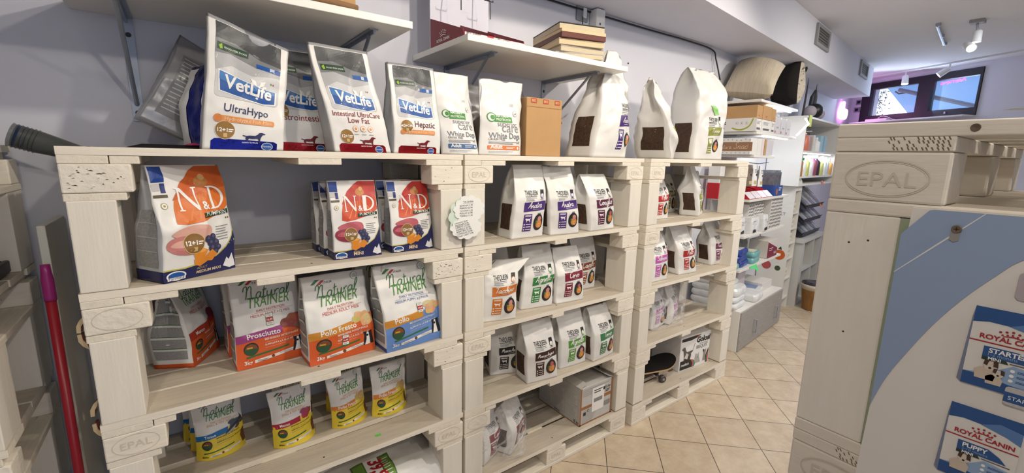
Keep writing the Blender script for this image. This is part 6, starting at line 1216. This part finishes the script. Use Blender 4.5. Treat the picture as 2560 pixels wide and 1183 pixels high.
c = kp(.25, .2, 2.425); b, t = cushion('large cream striped cushion slumped on the top board of the white shelving', c, (math.radians(-50), math.radians(8), PH - math.radians(78)), (.2, .16, .225), M_CRM, M_CRM); o = b.obj('cushion_cover', t, smooth=True); bpy.context.view_layer.update(); t.location.z += 2.2415 - min((o.matrix_world @ v.co).z for v in o.data.vertices)
c = kp(1.06, .16, 2.465); b, t = cushion('black cushion with a floral front standing on the top board', c, (math.radians(2), math.radians(5), math.radians(50)), (.2, .13, .215), mat('floral_cotton', (196, 186, 170)), M_BLKC); b.obj('cushion_cover', t, smooth=True)
mb = MB()
for x, z, r_, m in ((-.02, .06, .06, inkmat((176, 66, 92))), (.04, -.1, .065, inkmat((216, 160, 80))), (-.1, .14, .03, inkmat((70, 84, 70)))):
    for k in range(6): a_ = k * 1.047; mb.add([(x + r_ * (.5 * math.cos(a_) + .45 * math.cos(q)), -.1 - .004, z + r_ * (.5 * math.sin(a_) + .45 * math.sin(q))) for q in (0, 1.05, 2.1, 3.14, 4.2, 5.24)], [(0, 1, 2, 3, 4, 5)], m)
mb.obj('flower_print', t, fixn=False)
# ---------------------------------------------------------------- far upper cabinet, rack, cubbies
t = thing('wall_cabinet', 'open white wall cabinet of two compartments high up beyond the white shelving', 'cabinet', kp(1.5, .06, 0), PH)
b = MB(); b.box(0, 0, 1.46, .018, .34, 2.21, M_LAM); b.obj('side_panel', t); b = MB(); b.box(1.6, 0, 1.46, 1.618, .34, 2.21, M_LAM); b.obj('side_panel', t)
for z in (2.21, 1.845, 1.565, 1.48):
    b = MB(); b.box(0.0185, 0, z - .02, 1.5995, .34, z, M_LAM); b.obj('shelf_board', t)
b = MB(); b.box(.0185, .341, 1.46, 1.5995, .348, 2.21, mat('grey_back', (172, 168, 160), .6)); b.obj('back_panel', t)
b = MB(); b.box(.1, .05, 1.815, 1.5, .065, 1.8245, mat('led_strip', (235, 240, 255))); b.obj('led_strip', t); area_light('cabinet_led_light', kp(2.3, .12, 1.81), 1.3, 9, (.8, .88, 1), kp(2.3, .13, 0), .03).rotation_euler = (0, 0, PH)
b = MB(); b.tube([kp(1.27, .02, 2.16), kp(1.33, .0, 2.11), kp(1.09, .03, 1.985)], .009, mat('led_strip', (235, 240, 255))); tag(b.obj('bent_light_tube', smooth=True), 'bent glowing white light tube at the side of the far wall cabinet', 'light tube')
t = thing('label_clip', 'yellow green clip label on the top edge of the far wall cabinet', 'label', kp(1.6, .055, 2.17), PH); b = MB(); b.box(-.05, -.004, -.07, .05, 0, .05, mat('lime_label', (206, 226, 90), .5)); b.obj('label_card', t)
def bottle(label, s, q, z, r, h, m, cap, kind='bottle', group=None):
    t = thing('bottle', label, 'bottle', kp(s, q, z + .0005), PH, group); b = MB(); b.lathe([(r * .96, 0), (r, .006), (r, h * .66), (r * .45, h * .8), (r * .4, h * .84)], 0, 0, 0, m, 16); b.obj('bottle_body', t, smooth=True)
    b = MB()
    if kind == 'pump': b.lathe([(r * .42, h * .845), (r * .42, h * .9), (r * .15, h * .9), (r * .15, h * .97)], 0, 0, 0, cap, 12); b.box(-r * .2, -r * 1.2, h * .97, r * .2, r * .2, h, cap)
    else: b.lathe([(r * .48, h * .845), (r * .48, h)], 0, 0, 0, cap, 12)
    b.obj('pump_head' if kind == 'pump' else 'cap', t); return t
GBT = 'products in the far wall cabinet'
bottle('white pump bottle with an orange label in the far wall cabinet', 1.8, .14, 1.8455, .055, .22, mat('orange_label', (206, 120, 92), .4), M_WHITE, 'pump', GBT)
bottle('plain white bottle standing between cartons in the far wall cabinet', 2.3, .14, 1.8455, .05, .17, M_WHITE, M_WHITE, 'bottle', GBT)
for k, (s0, s1, h, m, lb) in enumerate(((1.62, 1.7, .09, M_PBOX, 'small pale carton left of the pump bottle'), (1.89, 2.07, .17, mat('taupe_carton', (176, 150, 142), .5), 'taupe carton with dark dots right of the pump bottle'), (2.13, 2.19, .19, M_WBOX, 'narrow white carton right of the taupe one'), (2.45, 2.56, .2, mat('sky_carton', (170, 206, 226), .5), 'pale blue carton in the far wall cabinet, left one'), (2.66, 2.74, .2, mat('sky_carton', (170, 206, 226)), 'pale blue carton in the far wall cabinet, right one'))): kcarton(lb, s0, s1, .12, .2, 1.8455, h, m, None, None, GBT)
r = random.Random(6)
cols = ((176, 128, 84), (236, 236, 232), (188, 196, 110), (222, 222, 226), (150, 80, 100), (60, 44, 56), (200, 206, 130), (232, 234, 236), (196, 204, 210), (222, 170, 100)); nm = ('brown', 'white and green', 'lime', 'white', 'plum', 'dark', 'pale lime', 'clear white', 'grey', 'orange')
for k in range(10):
    s = 1.59 + .15 * k; bottle('%s bottle in the bright row on the lower board of the far cabinet' % nm[k], s, .12, 1.5655, .05 + .012 * r.random(), .19 + .06 * r.random(), mat('bottle_%d' % k, cols[k], .3), mat('bottle_cap_green', (44, 104, 64), .4) if k in (1,) else M_WHITE, 'bottle', 'bottles in the bright row')
for k, (s, h, m, lb) in enumerate(((1.66, .42, M_BLACK, 'thin dark spike leaning on the far wall cabinet top'), (2.02, .4, M_BLACK, 'second thin dark spike on the far wall cabinet top'))):
    b = MB(); b.tube([kp(s, .15, 2.211), kp(s + .04, .15, 2.211 + h * .6), kp(s + .09, .16, 2.211 + h)], [.012, .01, .002], mat('dark_grey_felt', (66, 64, 68), .8)); tag(b.obj('spike', smooth=True), lb, 'ornament', 'dark spikes')
b = MB(); b.prism([(-.12, 0), (.06, 0), (.15, .12), (.16, .28), (.1, .36), (-.06, .26)], 'y', -.012, .012, mat('dark_grey_felt', (66, 64, 68))); o = b.obj('felt_leaf', bevel=.004); o.location = kp(2.16, .2, 2.2115); o.rotation_euler.z = PH; tag(o, 'grey felt leaf shape standing behind the black ball', 'ornament')
for s, rr_, m, lb in ((1.8, .065, mat('lilac_felt', (166, 158, 168), .9), 'pale lilac ball on the far wall cabinet, left one'), (1.98, .085, M_BLACK, 'black ball between the two lilac ones on the far wall cabinet'), (2.16, .065, mat('lilac_felt', (166, 158, 168)), 'pale lilac ball on the far wall cabinet, right one')):
    b = MB(); b.lathe([(rr_ * math.sin(q * math.pi / 12), rr_ - rr_ * math.cos(q * math.pi / 12)) for q in range(13)], 0, 0, 0, m, 20); o = b.obj('felt_ball', smooth=True); o.location = kp(s, .12, 2.2115); tag(o, lb, 'ornament', 'felt balls')
b, t = cushion('grey green cushion standing behind the floral one', kp(1.3, .27, 2.41), (0, 0, PH + 1.2), (.1, .05, .185), mat('sage_cloth', (108, 116, 110), .9), mat('sage_cloth', (108, 116, 110))); b.obj('cushion_cover', t, smooth=True)
b = MB(); b.box(1.15, .3, 2.2, 1.42, .39, 2.221, M_LAM); b.xform(Matrix.Translation(K0) @ Matrix.Rotation(PH, 4, 'Z')); tag(b.obj('corner_shelf'), 'small white shelf board carrying the grey green cushion', 'shelf')
# narrow rack with the fruit printed side
t = thing('narrow_rack', 'tall narrow white rack with an arched top and fruit printed side', 'rack', kp(1.6, .1, 0), PH)
b = MB(); b.box(0, 0, 0, .012, .3, 1.4, M_LAM); sp_ = b.obj('side_panel', t); b = MB(); b.box(.228, 0, 0, .24, .3, 1.4, M_LAM); b.obj('side_panel', t)
b = MB(); b.box(.0125, .288, 0, .2275, .3, 1.4, M_LAM); b.obj('back_panel', t)
for z in (.14, .38, .62, .8, .97, 1.15): b = MB(); b.box(.0125, .0, z - .012, .2275, .287, z, M_LAM); b.obj('shelf_board', t)
b = MB(); n = 14; b.prism([(0, 1.4), (.24, 1.4)] + [(.12 + .12 * math.cos(q * math.pi / n), 1.42 + .12 * math.sin(q * math.pi / n)) for q in range(n + 1)], 'y', 0, .3, M_LAM); b.obj('arched_top', t)
a = Art()
for x, z, rr_, c in ((-.18, .72, .05, (206, 150, 40)), (-.08, .66, .06, (206, 96, 40)), (-.2, .52, .05, (186, 88, 88)), (-.08, .5, .03, (70, 90, 60))): a.circ(x, z, rr_, inkmat(c), 1, 16)
a.poly([(-.1, .73), (-.07, .76), (-.06, .72)], DGRN, 2); a.text('BUILT', -.19, 1.12, TXT, w=.12, lay=1)
mb = MB(); a.put(mb, planar((0, 0, 0), (0, -1, 0), (0, 0, 1), (-1, 0, 0)), 0); mb.obj('fruit_print', sp_, fixn=False)
r = random.Random(9)
for z, lb in ((1.15, 'top'), (.97, 'second'), (.8, 'third'), (.62, 'fourth'), (.38, 'fifth')):
    for k in range(2): soft_pack('rolled_cloth', 'cream rolled cloth on the %s shelf of the narrow rack, %s one' % (lb, ('lower', 'upper')[k]), 1.72 + .02 * r.random(), .2, z + .056 * k, .17, .16, .052, mat('cream_cloth', (222, 214, 196), .8, var=.2, vscale=20), None, 4, 'rolled cloths in the narrow rack', cat='cloth')
# cubby bench, sloped black rack and basket
t = thing('cubby_bench', 'low grey white cubby bench beyond the narrow rack', 'cabinet', kp(1.9, .03, 0), PH); M_CUB = mat('grey_white_laminate', (200, 200, 196), .5)
for q in ((0, 0, 0, .1, .36, .78), (.5, 0, 0, .53, .36, .78), (.86, 0, 0, .9, .36, .78), (-.02, -.01, .7805, .92, .37, .83), (.1005, 0, .0, .4995, .36, .03), (.5305, 0, 0, .8595, .36, .03), (.1005, 0, .42, .4995, .36, .45), (.5305, 0, .42, .8595, .36, .45)): b = MB(); b.box(*q, M_CUB); b.obj('panel', t)
b = MB(); b.box(.1005, .345, .03, .8595, .36, .78, M_CUB); b.obj('back_panel', t)
kcarton('wooden crate board standing in the upper left cubby', 2.02, 2.3, .12, .3, .4505, .25, mat('ochre_wood', (186, 150, 96), .7)); soft_pack('clear_bag', 'clear treat bag in the upper right cubby', 2.58, .2, .4505, .22, .16, .2, mat('clear_treats', (178, 166, 146), .25, var=.4, vscale=30))
t = thing('leash_rack', 'black tiered counter rack full of clear packed leashes on the cubby bench', 'display rack', kp(1.95, .06, .8305), PH)
b = MB(); b.box(0, .22, 0, .75, .24, .58, M_BLACK); b.obj('back_panel', t)
for k in range(3):
    z = .04 + .165 * k; b = MB(); b.add([(0, 0, z), (.75, 0, z), (.75, .215, z + .2), (0, .215, z + .2), (0, .0, z - .02), (.75, 0, z - .02), (.75, .215, z + .18), (0, .215, z + .18)], [(0, 1, 2, 3), (4, 7, 6, 5), (0, 4, 5, 1), (1, 5, 6, 2), (3, 2, 6, 7), (0, 3, 7, 4)], M_BLACK); b.add([(0, 0, z), (.75, 0, z), (.75, -.02, z + .03), (0, -.02, z + .03)], [(0, 1, 2, 3)], M_BLACK); tr = b.obj('tier', t)
    for i in range(6):
        x = .02 + .12 * i; o_ = .006; b = MB(); vs = [(x, .01, z + .012), (x + .1, .01, z + .012), (x + .1, .2, z + .19), (x, .2, z + .19)]; b.add(vs + [(p[0], p[1] - .012, p[2] + .012) for p in vs], [(4, 5, 6, 7), (0, 1, 5, 4), (1, 2, 6, 5), (2, 3, 7, 6), (3, 0, 4, 7)], (mat('leash_pack_grey', (120, 124, 128), .15, var=.5, vscale=14), mat('leash_pack_pale', (176, 184, 190), .15, var=.5, vscale=18))[(i + k) % 2]); b.obj('leash_pack', tr)
for s, z, lb in ((2.5, 1.475, 'orange paper tag on the leash rack, upper one'), (2.56, 1.19, 'orange paper tag on the leash rack, lower one')):
    b = MB(); b.add([(-.03, 0, -.02), (.03, 0, -.02), (.025, .03, .025), (-.035, .03, .025)], [(0, 1, 2, 3)], mat('orange_paper', (240, 120, 80), .6)); o = b.obj('paper_tag'); o.location = kp(s, .03, z); o.rotation_euler.z = PH; o.modifiers.new('t', 'SOLIDIFY').thickness = .002; tag(o, lb, 'tag', 'orange tags')
t = thing('waste_basket', 'woven wicker basket with a dark liner on the floor by the narrow rack', 'basket', kp(1.98, -.15, 0)); M_WICK = mat('wicker', (166, 120, 66), .7, var=.25, vscale=30, grain=(1, 1, .3), bump=1.0, bscale=50)
b = MB(); b.lathe([(.11, .001), (.12, .01), (.15, .28), (.156, .285), (.148, .28), (.12, .02)], 0, 0, 0, M_WICK, 28); b.obj('basket_body', t, smooth=True)
b = MB(); b.lathe([(.151, .25), (.158, .31), (.154, .312), (.146, .25)], 0, 0, 0, mat('pale_rim', (206, 196, 176), .6), 28); b.lathe([(.145, .27), (.15, .325), (.09, .335), (.02, .32)], 0, 0, 0, M_DPK, 20); b.obj('liner', t, smooth=True)
t = thing('black_fan', 'round black object on the floor by the cubby bench', 'ball', kp(2.38, -.1, 0)); t.name = 'black_ball'; b = MB(); b.lathe([(.11 * math.sin(q * math.pi / 12), .11 - .11 * math.cos(q * math.pi / 12)) for q in range(13)], 0, 0, .0005, M_BLACK, 20); b.obj('ball_body', t, smooth=True)
t = thing('plastic_bag', 'white plastic carrier bag hanging at the right end of the cubby bench', 'bag', kp(2.9, -.09, .3), PH); B = Bag(.3, .5, .12, 'pil', seed=131, cr=2.5); B.body('bag_body', t, M_WPK, M_WPK, M_WPK)
b = MB(); b.box(2.86, -.1, .785, 2.94, -.03, .8, M_METAL); b.xform(Matrix.Translation(K0) @ Matrix.Rotation(PH, 4, 'Z')); tag(b.obj('bag_hook'), 'small metal hook holding the white carrier bag', 'hook')
